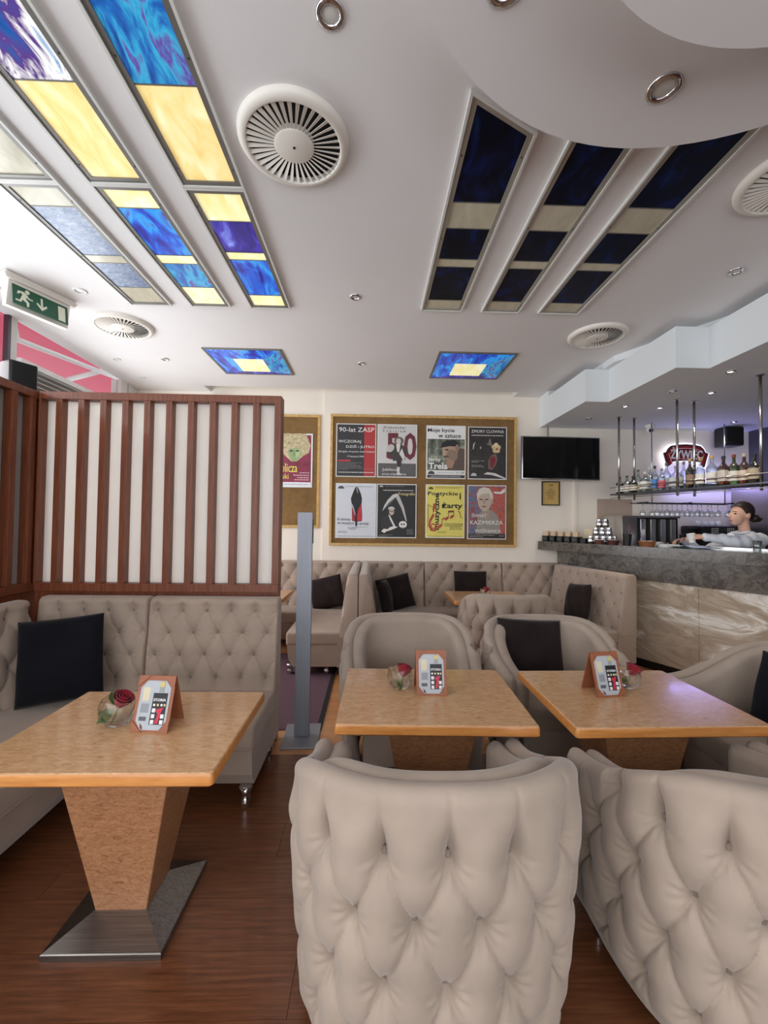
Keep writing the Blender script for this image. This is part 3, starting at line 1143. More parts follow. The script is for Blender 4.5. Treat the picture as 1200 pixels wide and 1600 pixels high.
class Poster:
    def __init__(self, label, u0, u1, z1, z0, bg, border=(226, 224, 220), y=YB, bw=0.012):
        xa, za = bx(u0, z0, y)
        xb, zb = bx(u1, z1, y)
        self.w, self.h = xb - xa, zb - za
        self.t = thing('poster', label, 'poster', (xa, y - 0.014, za), 0, 'theatre posters')
        self.n = 0
        MB().box(0, self.w, -0.007, 0, 0, self.h, 0.001).build('clip_frame', flat(*border, 0.3), self.t)
        b = bw
        m = bg if isinstance(bg, str) else flat(*bg)
        MB().box(b, self.w - b, -0.0078, -0.0065, b, self.h - b).build('sheet', m, self.t)

    def P(self, u, v):
        return u * self.w, (1 - v) * self.h

    def lay(self):
        self.n += 1
        return -0.0078 - 0.0004 * self.n

    def poly(self, pts, c, name='printed_shape'):
        y = self.lay()
        q = [self.P(*p) for p in pts]
        m = c if isinstance(c, str) else flat(*c)
        return MB().prism(q, y, y + 0.0006, 'y').build(name, m, self.t)

    def ell(self, u, v, ru, rv, c, a0=0, a1=360, rot=0, n=26):
        pts = []
        for k in range(n):
            a = radians(a0 + (a1 - a0) * k / (n if a1 - a0 == 360 else n - 1))
            x, z = ru * cos(a), rv * sin(a)
            r = radians(rot)
            pts.append((u + x * cos(r) - z * sin(r), v - (x * sin(r) + z * cos(r))))
        return self.poly(pts, c)

    def text(self, s, u0, u1, v0, v1, c, vertical=False, sp=1.0, bold=0.0):
        y = self.lay()
        w, h = (u1 - u0) * self.w, (v1 - v0) * self.h
        if vertical:
            me = text_mesh(s, h, w, 0.0003, sp, bold)
            x, z = self.P(u1, v1)
            link_mesh('lettering', me, c if isinstance(c, str) else flat(*c), self.t, loc=(x, y, z), rot=(0, radians(-90), 0))
        else:
            me = text_mesh(s, w, h, 0.0003, sp, bold)
            x, z = self.P(u0, v1)
            link_mesh('lettering', me, c if isinstance(c, str) else flat(*c), self.t, loc=(x, y, z))

    def lines(self, rows, c, th=0.007):
        y = self.lay()
        mb = MB()
        rnd = random.Random(len(rows))
        for (u0, u1, v) in rows:
            u = u0
            while u < u1:
                l = min(rnd.uniform(0.02, 0.07), u1 - u)
                a, b = self.P(u, v), self.P(u + l, v)
                mb.box(a[0], b[0], y, y + 0.0005, a[1] - th * self.h / 2, a[1] + th * self.h / 2)
                u += l + 0.012
        mb.build('small_print', c if isinstance(c, str) else flat(*c), self.t)['kind'] = 'stuff'


ramp_mat('photo_grey', [(0.3, (120, 116, 114)), (0.7, (160, 156, 152))], nscale=6, rough=0.4)
ramp_mat('photo_green', [(0.3, (44, 50, 42)), (0.5, (96, 104, 88)), (0.7, (170, 172, 150))], nscale=9, detail=2, rough=0.4)
ramp_mat('photo_dark', [(0.3, (22, 18, 18)), (0.7, (54, 46, 44))], nscale=9, rough=0.4)
ramp_mat('paint_mix', [(0.3, (58, 76, 120)), (0.45, (96, 110, 140)), (0.55, (150, 70, 60)), (0.75, (60, 60, 84))], nscale=10, dist=1.5, rough=0.4)
ramp_mat('paint_red', [(0.3, (120, 50, 46)), (0.5, (190, 90, 76)), (0.75, (96, 90, 80))], nscale=14, dist=2, rough=0.4)
ramp_mat('straw', [(0.3, (110, 92, 60)), (0.5, (190, 174, 130)), (0.7, (236, 228, 200))], scale=(4, 4, 14), nscale=5, dist=2, rough=0.5)
ramp_mat('magenta_print', [(0.3, (112, 28, 52)), (0.7, (160, 56, 86))], nscale=5, rough=0.4)
WH, BK = (238, 236, 232), (20, 18, 18)

p = Poster('charcoal poster with a red vertical band, top left on the large board', -0.503, 0.036, 2.838, 2.116, (50, 48, 50))
p.poly([(.70, .02), (.97, .02), (.97, .98), (.70, .98)], (176, 48, 50))
p.text('90-lat ZASP', .07, .95, .07, .155, WH)
p.text('WCZORAJ', .06, .62, .31, .375, WH)
p.text('DZIŚ i JUTRO', .25, .96, .395, .47, WH)
p.text('Związku Artystów Scen Polskich', .06, .96, .51, .55, WH)
p.text('17 listopada 2008', .28, .69, .60, .64, WH)
p.poly([(.05, .68), (.36, .68), (.36, .712), (.05, .712)], (190, 60, 66))
p.lines([(.06, .66, .735), (.06, .5, .76), (.06, .62, .785), (.06, .66, .81), (.06, .66, .835), (.06, .3, .86), (.72, .93, .85)], (150, 146, 146))
p.lines([(.06, .94, .915)], WH, 0.012)

p = Poster('pale grey poster with dark red numerals and a dancing figure, beside the red-banded one', 0.052, 0.591, 2.839, 2.115, (206, 203, 200))
p.poly([(.025, .735), (.975, .735), (.975, .98), (.025, .98)], (92, 88, 88))
p.text('Aleksander', .14, .72, .035, .085, (70, 68, 70), sp=1.15)
p.text('Fabisiak', .14, .71, .105, .15, (70, 68, 70), sp=1.5)
p.text('5', .23, .55, .165, .66, (104, 34, 48), bold=0.03)
p.text('0', .66, .985, .155, .67, (104, 34, 48), bold=0.02)
p.poly([(.34, .44), (.44, .36), (.60, .36), (.70, .45), (.78, .52), (.72, .56), (.70, .66), (.40, .69), (.36, .60), (.27, .55), (.24, .48)], (60, 54, 54))
p.ell(.33, .45, .10, .07, (196, 190, 186), rot=20)
p.ell(.54, .31, .12, .075, (104, 96, 92))
p.ell(.53, .32, .06, .055, (206, 196, 188))
p.poly([(.47, .37), (.58, .37), (.55, .52), (.50, .52)], (222, 216, 210))
p.poly([(.55, .55), (.62, .45), (.70, .62), (.66, .68)], (216, 210, 206))
p.poly([(.48, .68), (.62, .67), (.58, .80), (.52, .81)], (44, 40, 42))
p.poly([(.50, .80), (.57, .80), (.56, .90), (.62, .95), (.50, .95)], (210, 204, 198))
p.text('Jubileusz', .13, .56, .825, .89, WH)
p.text('pracy artystycznej', .13, .72, .915, .965, WH)

p = Poster('white poster with a photo of a man in a black beret', 0.715, 1.255, 2.834, 2.108, (232, 231, 229))
p.poly([(.03, .255), (.97, .255), (.97, .84), (.03, .84)], 'photo_green')
p.poly([(.56, .84), (.62, .66), (.74, .55), (.84, .42), (.97, .44), (.97, .84)], (92, 76, 66))
p.ell(.60, .46, .20, .19, (176, 146, 122), rot=-14)
p.ell(.66, .56, .14, .11, (140, 118, 100), rot=-14)
p.poly([(.36, .42), (.40, .33), (.52, .275), (.70, .275), (.82, .33), (.86, .40), (.60, .385)], (26, 24, 26))
p.ell(.78, .42, .05, .07, (150, 120, 104))
p.ell(.52, .455, .045, .014, (48, 38, 34))
p.poly([(.44, .46), (.49, .46), (.475, .57), (.41, .55)], (190, 158, 132))
p.ell(.50, .585, .07, .022, (96, 78, 68))
p.poly([(.50, .66), (.62, .62), (.72, .68), (.66, .80), (.50, .80)], (166, 128, 104))
p.text('Moje bycie', .035, .71, .055, .145, (36, 34, 36), bold=0.01)
p.text('w sztuce', .30, .87, .165, .23, (36, 34, 36), bold=0.01)
p.text('Jerzy', .045, .37, .605, .69, WH, bold=0.02)
p.text('Trela', .06, .54, .70, .82, WH, bold=0.03)
p.ell(.13, .915, .085, .06, (60, 58, 58), 0, 180)
p.lines([(.28, .70, .885)], (150, 148, 146))
p.text('11 24', .76, .95, .865, .90, BK)
p.poly([(.03, .93), (.97, .93), (.97, .98), (.03, .98)], (40, 36, 38))
p.lines([(.10, .88, .955)], (210, 208, 206), 0.012)

p = Poster('black poster with a pale rose and red cloth, top right on the large board', 1.285, 1.818, 2.827, 2.107, 'photo_dark')
p.text('ZMORY CLOWNA', .085, .92, .06, .115, WH)
p.lines([(.09, .90, .165)], (220, 216, 212), 0.014)
p.poly([(.52, .64), (.60, .54), (.72, .50), (.76, .62), (.70, .74), (.62, .82), (.52, .80)], (110, 92, 88))
p.poly([(.56, .60), (.66, .55), (.72, .62), (.68, .72), (.62, .79), (.57, .74)], (122, 30, 42))
for (du, dv, r) in ((0, 0, .075), (-.06, -.02, .06), (.06, -.015, .06), (-.03, .05, .06), (.04, .05, .06), (0, -.06, .055)):
    p.ell(.72 + du, .40 + dv, r, r * .72, (226, 206, 160) if du == 0 else (208, 184, 136))
p.ell(.74, .42, .03, .02, (150, 60, 50))
p.poly([(.46, .33), (.52, .31), (.54, .23), (.58, .23), (.60, .32), (.62, .34), (.56, .36)], (120, 112, 108))
p.poly([(.12, .43), (.13, .34), (.19, .28), (.16, .35), (.14, .43)], (200, 196, 196))
p.ell(.32, .40, .014, .022, (196, 190, 190))
p.poly([(.50, .86), (.70, .88), (.96, .965), (.96, .985), (.62, .915), (.40, .90)], (216, 212, 208))
p.ell(.15, .935, .075, .055, (200, 196, 192), 0, 180)
p.lines([(.09, .42, .65), (.09, .28, .675), (.09, .36, .735), (.09, .42, .76)], (190, 184, 180))

p = Poster('pale poster with a red-soled black high-heeled shoe, lower left on the large board', -0.499, 0.046, 2.03, 1.293, (214, 217, 224))
p.poly([(.51, .06), (.56, .09), (.62, .19), (.65, .28), (.64, .38), (.66, .58), (.655, .69), (.54, .70), (.54, .78), (.49, .78), (.49, .70), (.41, .685),
        (.40, .40), (.375, .28), (.42, .18), (.47, .09)], (24, 22, 26))
p.poly([(.53, .63), (.56, .48), (.635, .37), (.645, .52), (.65, .68), (.54, .69)], (196, 38, 54))
p.poly([(.405, .40), (.44, .45), (.475, .60), (.48, .69), (.415, .68)], (176, 34, 48))
p.poly([(.375, .30), (.40, .37), (.44, .42), (.49, .55), (.49, .60), (.43, .47), (.39, .41)], (176, 178, 186))
p.poly([(.50, .08), (.54, .10), (.55, .19), (.53, .17)], (150, 152, 160))
p.ell(.42, .80, .12, .055, (178, 182, 190), 180, 360)
p.text('Kobiety', .05, .375, .635, .695, (52, 52, 58))
p.text('w muzyce', .05, .46, .715, .765, (52, 52, 58))
p.text('i poezji', .555, .81, .705, .77, (52, 52, 58))
p.lines([(.42, .80, .80)], (120, 122, 130))
p.ell(.13, .10, .075, .05, (70, 70, 74), 0, 180)
p.lines([(.25, .93, .06), (.07, .30, .88), (.07, .28, .90), (.07, .95, .965)], (110, 112, 118))

p = Poster('black poster of a hooded reaper with a pale scythe, beside the shoe poster', 0.054, 0.591, 2.029, 1.300, (24, 22, 24))
p.poly([(.14, .51), (.19, .40), (.28, .29), (.40, .20), (.50, .175), (.56, .20), (.44, .27), (.30, .36), (.20, .45)], (204, 200, 196))
p.poly([(.16, .49), (.30, .35), (.46, .25), (.50, .24), (.34, .37)], (90, 86, 86))
p.poly([(.47, .235), (.56, .215), (.68, .42), (.76, .68), (.74, .70), (.62, .45)], (188, 184, 180))
p.ell(.37, .49, .095, .085, (36, 34, 36))
p.ell(.37, .47, .085, .05, (206, 200, 196), 0, 180)
p.ell(.375, .515, .062, .065, (190, 176, 164))
p.poly([(.29, .57), (.33, .58), (.48, .79), (.42, .81)], (222, 218, 214))
p.ell(.35, .51, .018, .010, (50, 42, 40))
p.ell(.40, .51, .018, .010, (50, 42, 40))
p.poly([(.10, .62), (.28, .58), (.42, .78), (.30, .84), (.12, .82)], (40, 38, 40))
p.poly([(.12, .88), (.18, .83), (.28, .84), (.34, .80), (.44, .78), (.54, .795), (.44, .83), (.34, .86), (.26, .875), (.20, .91)], (232, 228, 222))
p.ell(.66, .75, .10, .065, (236, 234, 228))
p.ell(.63, .745, .022, .018, BK)
p.ell(.69, .745, .022, .018, BK)
p.poly([(.60, .785), (.72, .785), (.71, .81), (.61, .81)], (200, 196, 190))
p.lines([(.16, .92, .12)], (206, 202, 196), 0.014)
p.text('Fotografie', .55, .955, .155, .225, (236, 214, 150))
p.ell(.11, .06, .05, .035, (170, 166, 164), 0, 180)
p.lines([(.20, .70, .045), (.76, .93, .84), (.76, .90, .86), (.76, .92, .88), (.76, .94, .905), (.76, .92, .925), (.06, .40, .945), (.06, .28, .965)], (140, 136, 134))

p = Poster('bright yellow poster with red musical notes, on the large board', 0.714, 1.244, 2.03, 1.307, (228, 214, 104))
p.text('Poetyckie', .055, .83, .13, .225, BK, bold=0.02)
p.text('i', .865, .905, .15, .275, BK, bold=0.03)
p.text('żarty', .42, .945, .335, .47, BK, bold=0.03)
p.text('muzyczne', .25, .385, .17, .85, BK, vertical=True, bold=0.03)
p.poly([(.20, .36), (.24, .35), (.245, .44), (.22, .50), (.19, .54), (.18, .46)], (176, 52, 40))
p.poly([(.19, .54), (.23, .58), (.15, .68), (.12, .76), (.18, .84), (.28, .84), (.26, .88), (.14, .87), (.08, .78), (.10, .66)], (176, 52, 40))
p.ell(.20, .78, .07, .055, (196, 72, 52))
p.ell(.20, .78, .04, .03, (228, 214, 104))
p.ell(.37, .78, .07, .03, (190, 70, 40), rot=30)
p.poly([(.415, .64), (.43, .64), (.43, .77), (.415, .77)], (150, 60, 36))
p.poly([(.43, .64), (.49, .61), (.50, .635), (.43, .66)], (150, 60, 36))
p.ell(.54, .635, .055, .026, (176, 52, 40), rot=30)
p.ell(.67, .60, .055, .026, (176, 52, 40), rot=30)
p.poly([(.575, .49), (.59, .49), (.59, .63), (.575, .63)], (120, 50, 36))
p.poly([(.71, .48), (.725, .48), (.725, .595), (.71, .595)], (120, 50, 36))
p.poly([(.575, .49), (.725, .48), (.725, .515), (.575, .525)], (120, 50, 36))
p.poly([(.80, .485), (.88, .50), (.90, .60), (.93, .62), (.92, .63), (.885, .61), (.86, .52)], (150, 110, 50))
p.poly([(.055, .36), (.07, .36), (.07, .80), (.055, .80)], (150, 120, 50))
p.poly([(.07, .38), (.22, .44), (.22, .45), (.07, .395)], (160, 130, 60))
p.lines([(.48, .95, .735), (.48, .95, .765), (.62, .9, .795), (.62, .94, .83)], (60, 54, 30), 0.012)
p.lines([(.25, .95, .045), (.25, .85, .065), (.08, .95, .965), (.30, .55, .88), (.30, .52, .905)], (130, 118, 50))
p.ell(.13, .09, .06, .045, (90, 82, 40), 0, 180)

p = Poster('painted portrait poster of a fair-haired man on blue and red, lower right on the board', 1.282, 1.813, 2.03, 1.296, 'paint_mix')
p.poly([(.56, .03), (.97, .03), (.97, .90), (.62, .90), (.60, .45)], 'paint_red')
p.poly([(.22, .90), (.26, .58), (.38, .46), (.46, .44), (.62, .46), (.78, .56), (.84, .70), (.84, .90)], (150, 142, 132))
p.poly([(.38, .44), (.56, .44), (.54, .60), (.47, .66), (.40, .56)], (168, 146, 128))
p.ell(.44, .29, .175, .19, (190, 170, 152))
p.poly([(.25, .30), (.24, .16), (.30, .07), (.42, .035), (.56, .06), (.65, .16), (.66, .28), (.60, .25), (.56, .15), (.40, .16), (.30, .20)], (214, 204, 188))
p.ell(.635, .30, .03, .055, (176, 150, 132))
p.ell(.35, .265, .045, .012, (76, 62, 56))
p.ell(.50, .265, .045, .012, (76, 62, 56))
p.poly([(.41, .27), (.45, .27), (.455, .345), (.40, .345)], (164, 140, 122))
p.ell(.425, .395, .06, .014, (150, 86, 80))
p.text('ŚWIAT', .115, .49, .515, .595, WH)
p.text('KAZIMIERZA', .075, .91, .655, .725, WH)
p.text('WIŚNIAKA', .19, .865, .795, .875, WH)
p.poly([(.66, .12), (.84, .12), (.96, .05), (.96, .12), (.88, .16), (.70, .155)], (228, 222, 216))
p.poly([(.03, .90), (.97, .90), (.97, .98), (.03, .98)], (40, 34, 36))
p.lines([(.06, .70, .925), (.06, .40, .955), (.82, .95, .935)], (200, 196, 190))

p = Poster('magenta poster with a straw-framed green mask, beside the slatted screen', -1.345, -0.817, 2.69, 1.964, 'magenta_print', (234, 236, 238), YB + 0.03, 0.02)
p.poly([(.10, .02), (.30, .0), (.82, .0), (.95, .22), (.90, .36), (.76, .42), (.60, .52), (.46, .52), (.28, .40), (.10, .34), (.06, .16)], 'straw')
p.poly([(.37, .33), (.42, .28), (.66, .28), (.70, .34), (.66, .46), (.55, .525), (.46, .50)], (146, 166, 120))
p.poly([(.55, .30), (.68, .31), (.66, .42), (.58, .46)], (176, 196, 140))
p.ell(.46, .325, .05, .014, (50, 60, 44))
p.ell(.61, .325, .05, .014, (50, 60, 44))
p.poly([(.525, .33), (.55, .33), (.56, .41), (.51, .41)], (120, 140, 100))
p.text('Oblicza', .06, .62, .555, .72, (240, 232, 110))
p.text('maski', .06, .40, .75, .845, (240, 232, 110))
p.lines([(.68, .92, .73), (.52, .92, .775), (.62, .92, .82), (.55, .92, .86)], (236, 220, 224), 0.012)
p.poly([(.03, .905), (.97, .905), (.97, .985), (.03, .985)], (232, 234, 238))
p.lines([(.10, .90, .945)], (120, 130, 150), 0.012)

# ------------------------------------------------------------------ ceiling: glass panels
zf = ZC


def quad_pane(name, pts, mat, parent, z0, z1):
    return MB().prism(pts, z0, z1).build(name, mat, parent)


def glass_panel(label, x0, x1, ys, mats, group, frame='panel_frame', y_start=None, slant=0.0):
    """strip of ceiling glass: panes between successive ys, metal frame round it"""
    t = thing('stained_glass_panel', label, 'ceiling panel', ((x0 + x1) / 2, ys[0], zf), 0, group)
    w = (x1 - x0) / 2
    f = 0.026
    L = ys[-1] - ys[0]

    def fy(x, y):          # slanted front edge
        return y + slant * (x + w) / (2 * w)
    for i in range(len(mats)):
        a, b = ys[i] - ys[0], ys[i + 1] - ys[0]
        aa = a + 0.003
        if i == 0:
            aa = f
            pts = [(-w + f, fy(-w + f, aa)), (w - f, fy(w - f, aa)), (w - f, b - 0.003), (-w + f, b - 0.003)]
        else:
            bb = b - (f if i == len(mats) - 1 else 0.003)
            pts = [(-w + f, aa), (w - f, aa), (w - f, bb), (-w + f, bb)]
        quad_pane('glass_pane', pts, mats[i], t, -0.008, 0.0)
        if i:
            MB().box(-w + f, w - f, a - 0.003, a + 0.003, -0.010, 0.0).build('lead_bar', 'panel_frame', t)
    for pts in ([(-w, fy(-w, 0)), (-w + f, fy(-w + f, 0)), (-w + f, L), (-w, L)], [(w - f, fy(w - f, 0)), (w, fy(w, 0)), (w, L), (w - f, L)],
                [(-w + f, fy(-w + f, 0)), (w - f, fy(w - f, 0)), (w - f, fy(w - f, f)), (-w + f, fy(-w + f, f))],
                [(-w + f, L - f), (w - f, L - f), (w - f, L), (-w + f, L)]):
        quad_pane('frame_bar', pts, frame, t, -0.014, 0.0)
    e = 0.012
    for pts in ([(-w - e, fy(-w, 0) - e), (-w, fy(-w, 0)), (-w, L), (-w - e, L + e)], [(w, fy(w, 0)), (w + e, fy(w, 0) - e), (w + e, L + e), (w, L)],
                [(-w, L), (w, L), (w + e, L + e), (-w - e, L + e)], [(-w - e, fy(-w, 0) - e), (w + e, fy(w, 0) - e), (w, fy(w, 0)), (-w, fy(-w, 0))]):
        quad_pane('edge_trim', pts, 'frame_white', t, -0.020, 0.0)
    k = 0
    for y in (0.12, L * 0.5, L - 0.1):
        for sx in (-1, 1):
            inst('screw', screw_me, t, (sx * (w - f / 2), y + (slant if y < 0.3 else 0), -0.014))
    return t


sm = MB().lathe([(0.0045, 0.0), (0.004, -0.002), (0.0, -0.0025)], 8)
screw_me = bpy.data.meshes.new('screw')
screw_me.from_pydata(sm.v, [], sm.f)
screw_me.materials.append(MATS['dark_steel'])

GL = 'lit stained glass ceiling strips'
XA = [(-0.982, -0.688), (-1.448, -1.158), (-1.922, -1.624)]
glass_panel('lit ceiling strip of turquoise and amber glass, nearest the large round vent', *XA[0], [0.95, 1.653, 2.147], ['glass_teal_lit', 'glass_yellow_lit'], GL)
glass_panel('lit ceiling strip with a white and blue swirl above amber glass', *XA[1], [0.95, 1.653, 2.145], ['glass_swirl_lit', 'glass_yellow_lit'], GL)
glass_panel('unlit greyish cream ceiling strip cut by the left edge', *XA[2], [0.95, 1.653, 2.145], ['glass_grey_blue', 'glass_cream'], GL)
glass_panel('lit ceiling strip with purple above blue between lemon bands', *XA[0], [2.175, 2.41, 2.69, 2.768, 3.20, 3.376],
            ['glass_lemon_lit', 'glass_purple_lit', 'glass_lemon_lit', 'glass_blue_lit', 'glass_lemon_lit'], GL)
glass_panel('lit ceiling strip with long blue pane, middle of the left group', *XA[1], [2.170, 2.328, 2.74, 2.83, 3.113, 3.374],
            ['glass_lemon_lit', 'glass_blue_lit', 'glass_lemon_lit', 'glass_teal_lit', 'glass_lemon_lit'], GL)
glass_panel('unlit grey-blue rippled ceiling strip nearest the exit sign', *XA[2], [2.170, 2.335, 2.763, 2.845, 3.138, 3.374],
            ['glass_cream', 'glass_grey_blue', 'glass_cream', 'glass_grey_blue', 'glass_cream'], GL)
GD = 'dark unlit glass ceiling strips'
DM = ['glass_dark', 'glass_cream', 'glass_dark', 'glass_cream', 'glass_dark', 'glass_cream']
glass_panel('dark navy ceiling strip with slanted near end, left of its group of three', 0.378, 0.685, [1.638, 2.209, 2.41, 2.696, 2.779, 3.20, 3.348], DM, GD,
            'panel_frame_light', slant=0.16)
glass_panel('dark navy ceiling strip, middle of its group of three', 0.862, 1.146, [1.42, 2.209, 2.41, 2.696, 2.779, 3.20, 3.348], DM, GD, 'panel_frame_light')
glass_panel('dark navy ceiling strip, rightmost of its group near the bar soffit', 1.322, 1.628, [1.36, 2.209, 2.41, 2.696, 2.779, 3.20, 3.348], DM, GD, 'panel_frame_light')


def square_panel(label, x0, x1, y0, y1, cx0, cx1, cy0, cy1):
    t = thing('square_glass_panel', label, 'ceiling panel', (x0, y0, zf), 0, 'square stained glass panels')
    W, H = x1 - x0, y1 - y0
    f = 0.022
    a, b, c, d = cx0 - x0, cx1 - x0, cy0 - y0, cy1 - y0
    quad_pane('glass_pane', [(a, c), (b, c), (b, d), (a, d)], 'glass_lemon_lit', t, -0.008, 0)
    g = 0.004
    for pts, m in (([(f, f), (W - f, f), (b, c - g), (a, c - g)], 'glass_blue_lit'), ([(W - f, f + g), (W - f, H - f - g), (b + g, d), (b + g, c)], 'glass_teal_lit'),
                   ([(W - f, H - f), (f, H - f), (a, d + g), (b, d + g)], 'glass_purple_lit'), ([(f, H - f - g), (f, f + g), (a - g, c), (a - g, d)], 'glass_blue_lit')):
        quad_pane('glass_pane', pts, m, t, -0.008, 0)
    for pts in ([(0, 0), (W, 0), (W, f), (0, f)], [(0, H - f), (W, H - f), (W, H), (0, H)], [(0, f), (f, f), (f, H - f), (0, H - f)], [(W - f, f), (W, f), (W, H - f), (W - f, H - f)]):
        quad_pane('frame_bar', pts, 'panel_frame', t, -0.012, 0)
    return t


square_panel('square blue stained glass panel with yellow centre, above the slatted screen', -1.72, -0.935, 4.222, 4.95, -1.495, -1.185, 4.49, 4.857)
square_panel('square blue stained glass panel with yellow centre, above the large notice board', 0.645, 1.44, 4.185, 4.95, 0.865, 1.205, 4.49, 4.845)


# ------------------------------------------------------------------ ceiling vents
def vent(label, x, y):
    t = thing('ceiling_vent', label, 'vent', (x, y, ZC), 0, 'round swirl vents')
    MB().lathe([(0.206, -0.002), (0.206, -0.030), (0.212, -0.034), (0.238, -0.026), (0.247, -0.012), (0.247, 0.0)], 56, cap=False).build('rim', 'vent_plastic', t, smooth=True)
    MB().lathe([(0.0, -0.002), (0.212, -0.002)], 40, cap=False).build('duct', 'black_void', t)
    MB().lathe([(0.0, -0.036), (0.08, -0.0355), (0.088, -0.032), (0.088, -0.004)], 36, cap=False).build('hub', 'vent_plastic', t, smooth=40)
    MB().lathe([(0.0, -0.039), (0.005, -0.039), (0.007, -0.035)], 10).build('hub_screw', 'black_void', t)
    n = 38
    bl = MB()
    w0, w1 = 0.0038, 0.0088
    tl = 0.006
    vs = [(0.086, -w0, -0.031), (0.086, w0, -0.031 + tl * .5), (0.208, -w1, -0.032), (0.208, w1, -0.032 + tl)]
    vs += [(p[0], p[1], p[2] + 0.0018) for p in vs]
    bl.add(vs, [(0, 1, 3, 2), (4, 6, 7, 5), (0, 2, 6, 4), (1, 5, 7, 3), (0, 4, 5, 1), (2, 3, 7, 6)])
    global blade_me
    for k in range(n):
        if blade_me is None:
            blade_me = bl.build('blade', 'vent_plastic', t).data
            continue
        inst('blade', blade_me, t, (0, 0, 0), (0, 0, 2 * pi * k / n))


blade_me = None
vent('large round white swirl vent beside the amber ceiling glass', -0.374, 1.885)
vent('round swirl vent on the left, next to the exit sign', -2.225, 3.775)
vent('round swirl vent on the right, before the bar soffit', 2.005, 3.745)
vent('round swirl vent cut by the right edge, right of the dark glass strips', 2.055, 1.985)


# ------------------------------------------------------------------ downlights
def downlight(label, x, y, z, r=0.048, ring='chrome', bulb='lamp_off', spot=0.0, col=(1, 0.9, 0.75)):
    t = thing('downlight', label, 'downlight', (x, y, z), 0, 'recessed downlights')
    MB().lathe([(r * 0.58, 0.0), (r * 0.60, -0.004), (r * 0.72, -0.009), (r * 0.92, -0.007), (r, -0.002), (r, 0)], 28, cap=False).build('ring', ring, t, smooth=True)
    MB().lathe([(0.0, -0.003), (r * 0.35, -0.0025), (r * 0.6, 0.0)], 20, cap=False).build('bulb', bulb, t, smooth=True)
    if spot:
        d = bpy.data.lights.new('downlight_beam', 'SPOT')
        d.energy = spot
        d.color = col
        d.spot_size = radians(110)
        d.spot_blend = 0.6
        d.shadow_soft_size = 0.03
        o = bpy.data.objects.new('downlight_beam', d)
        COL.objects.link(o)
        o.location = (x, y, z - 0.02)
    return t


downlight('chrome downlight above the large vent at the top', -0.165, 1.402, ZC, 0.05)
downlight('small chrome downlight in the middle of the ceiling', -0.154, 3.206, ZC, 0.044)
downlight('tiny downlight between the two square glass panels', -0.14, 4.562, ZC, 0.044)
downlight('chrome downlight on the right of the ceiling, before the bar soffit', 2.421, 2.754, ZC, 0.046)
downlight('white-ringed downlight right of the exit sign', -2.222, 3.219, ZC, 0.05, 'frame_white')
downlight('white-ringed downlight left of the exit sign at the edge', -2.765, 3.21, ZC, 0.05, 'frame_white')
downlight('tiny downlight over the window, left of a pair', -2.762, 4.589, ZC, 0.045, 'frame_white')
downlight('tiny downlight beyond the left vent, right of a pair', -2.234, 4.558, ZC, 0.045)
downlight('farthest tiny downlight near the end of the street window', -2.80, 5.17, ZC, 0.042, 'frame_white')
downlight('chrome downlight under the large round ceiling disc', 0.991, 1.412, 3.02, 0.056)
downlight('chrome downlight at the top edge on the left rim of the ceiling disc', 0.355, 1.15, 3.02, 0.056)
ZS = 2.81
downlight('warm glowing downlight nearest in the bar soffit', 3.0, 3.477, ZS, 0.04, 'chrome', 'lamp_warm', 14, (1, 0.82, 0.55))
downlight('glowing white downlight above the bar shelf, behind the warm one', 3.292, 4.042, ZS, 0.04, 'chrome', 'lamp_white', 12)
downlight('glowing downlight in the soffit left of the bar shelf rods', 2.753, 4.56, ZS, 0.04, 'chrome', 'lamp_white', 12)
downlight('glowing downlight between the rods of the bar shelf', 3.165, 4.60, ZS, 0.04, 'chrome', 'lamp_white', 12)
downlight('small glowing downlight at the back of the bar, in the violet glow', 4.47, 5.14, ZS, 0.04, 'chrome', 'lamp_white', 8)
downlight('unlit downlight above the television', 2.633, 5.114, ZS, 0.045)
downlight('unlit downlight in the middle of the bar soffit', 2.893, 4.027, ZS, 0.045)

# ------------------------------------------------------------------ exit sign
t = thing('exit_sign', 'green emergency exit sign box hanging from the ceiling at the left', 'exit sign', (-2.515, 3.195, ZC), radians(68))
# local X runs along the sign, -Y is the lit face
MB().box(-0.235, 0.235, -0.065, 0.065, -0.05, -0.001, 0.006).box(-0.245, 0.245, -0.07, 0.07, -0.034, -0.020, 0.004).build('housing', 'white_plastic', t)
MB().prism([(-0.042, -0.05), (0.042, -0.05), (0.020, -0.225), (-0.020, -0.225)], -0.205, 0.205, 'x').build('diffuser', 'white_plastic', t)
M = Matrix.Translation((0, -0.0405, -0.058)) @ Matrix.Rotation(radians(-7.2), 4, 'X')


def sgn(pts, c, k, name):
    MB().prism(pts, -0.0015 - 0.0012 * k, 0.0005, 'y', M).build(name, c, t)


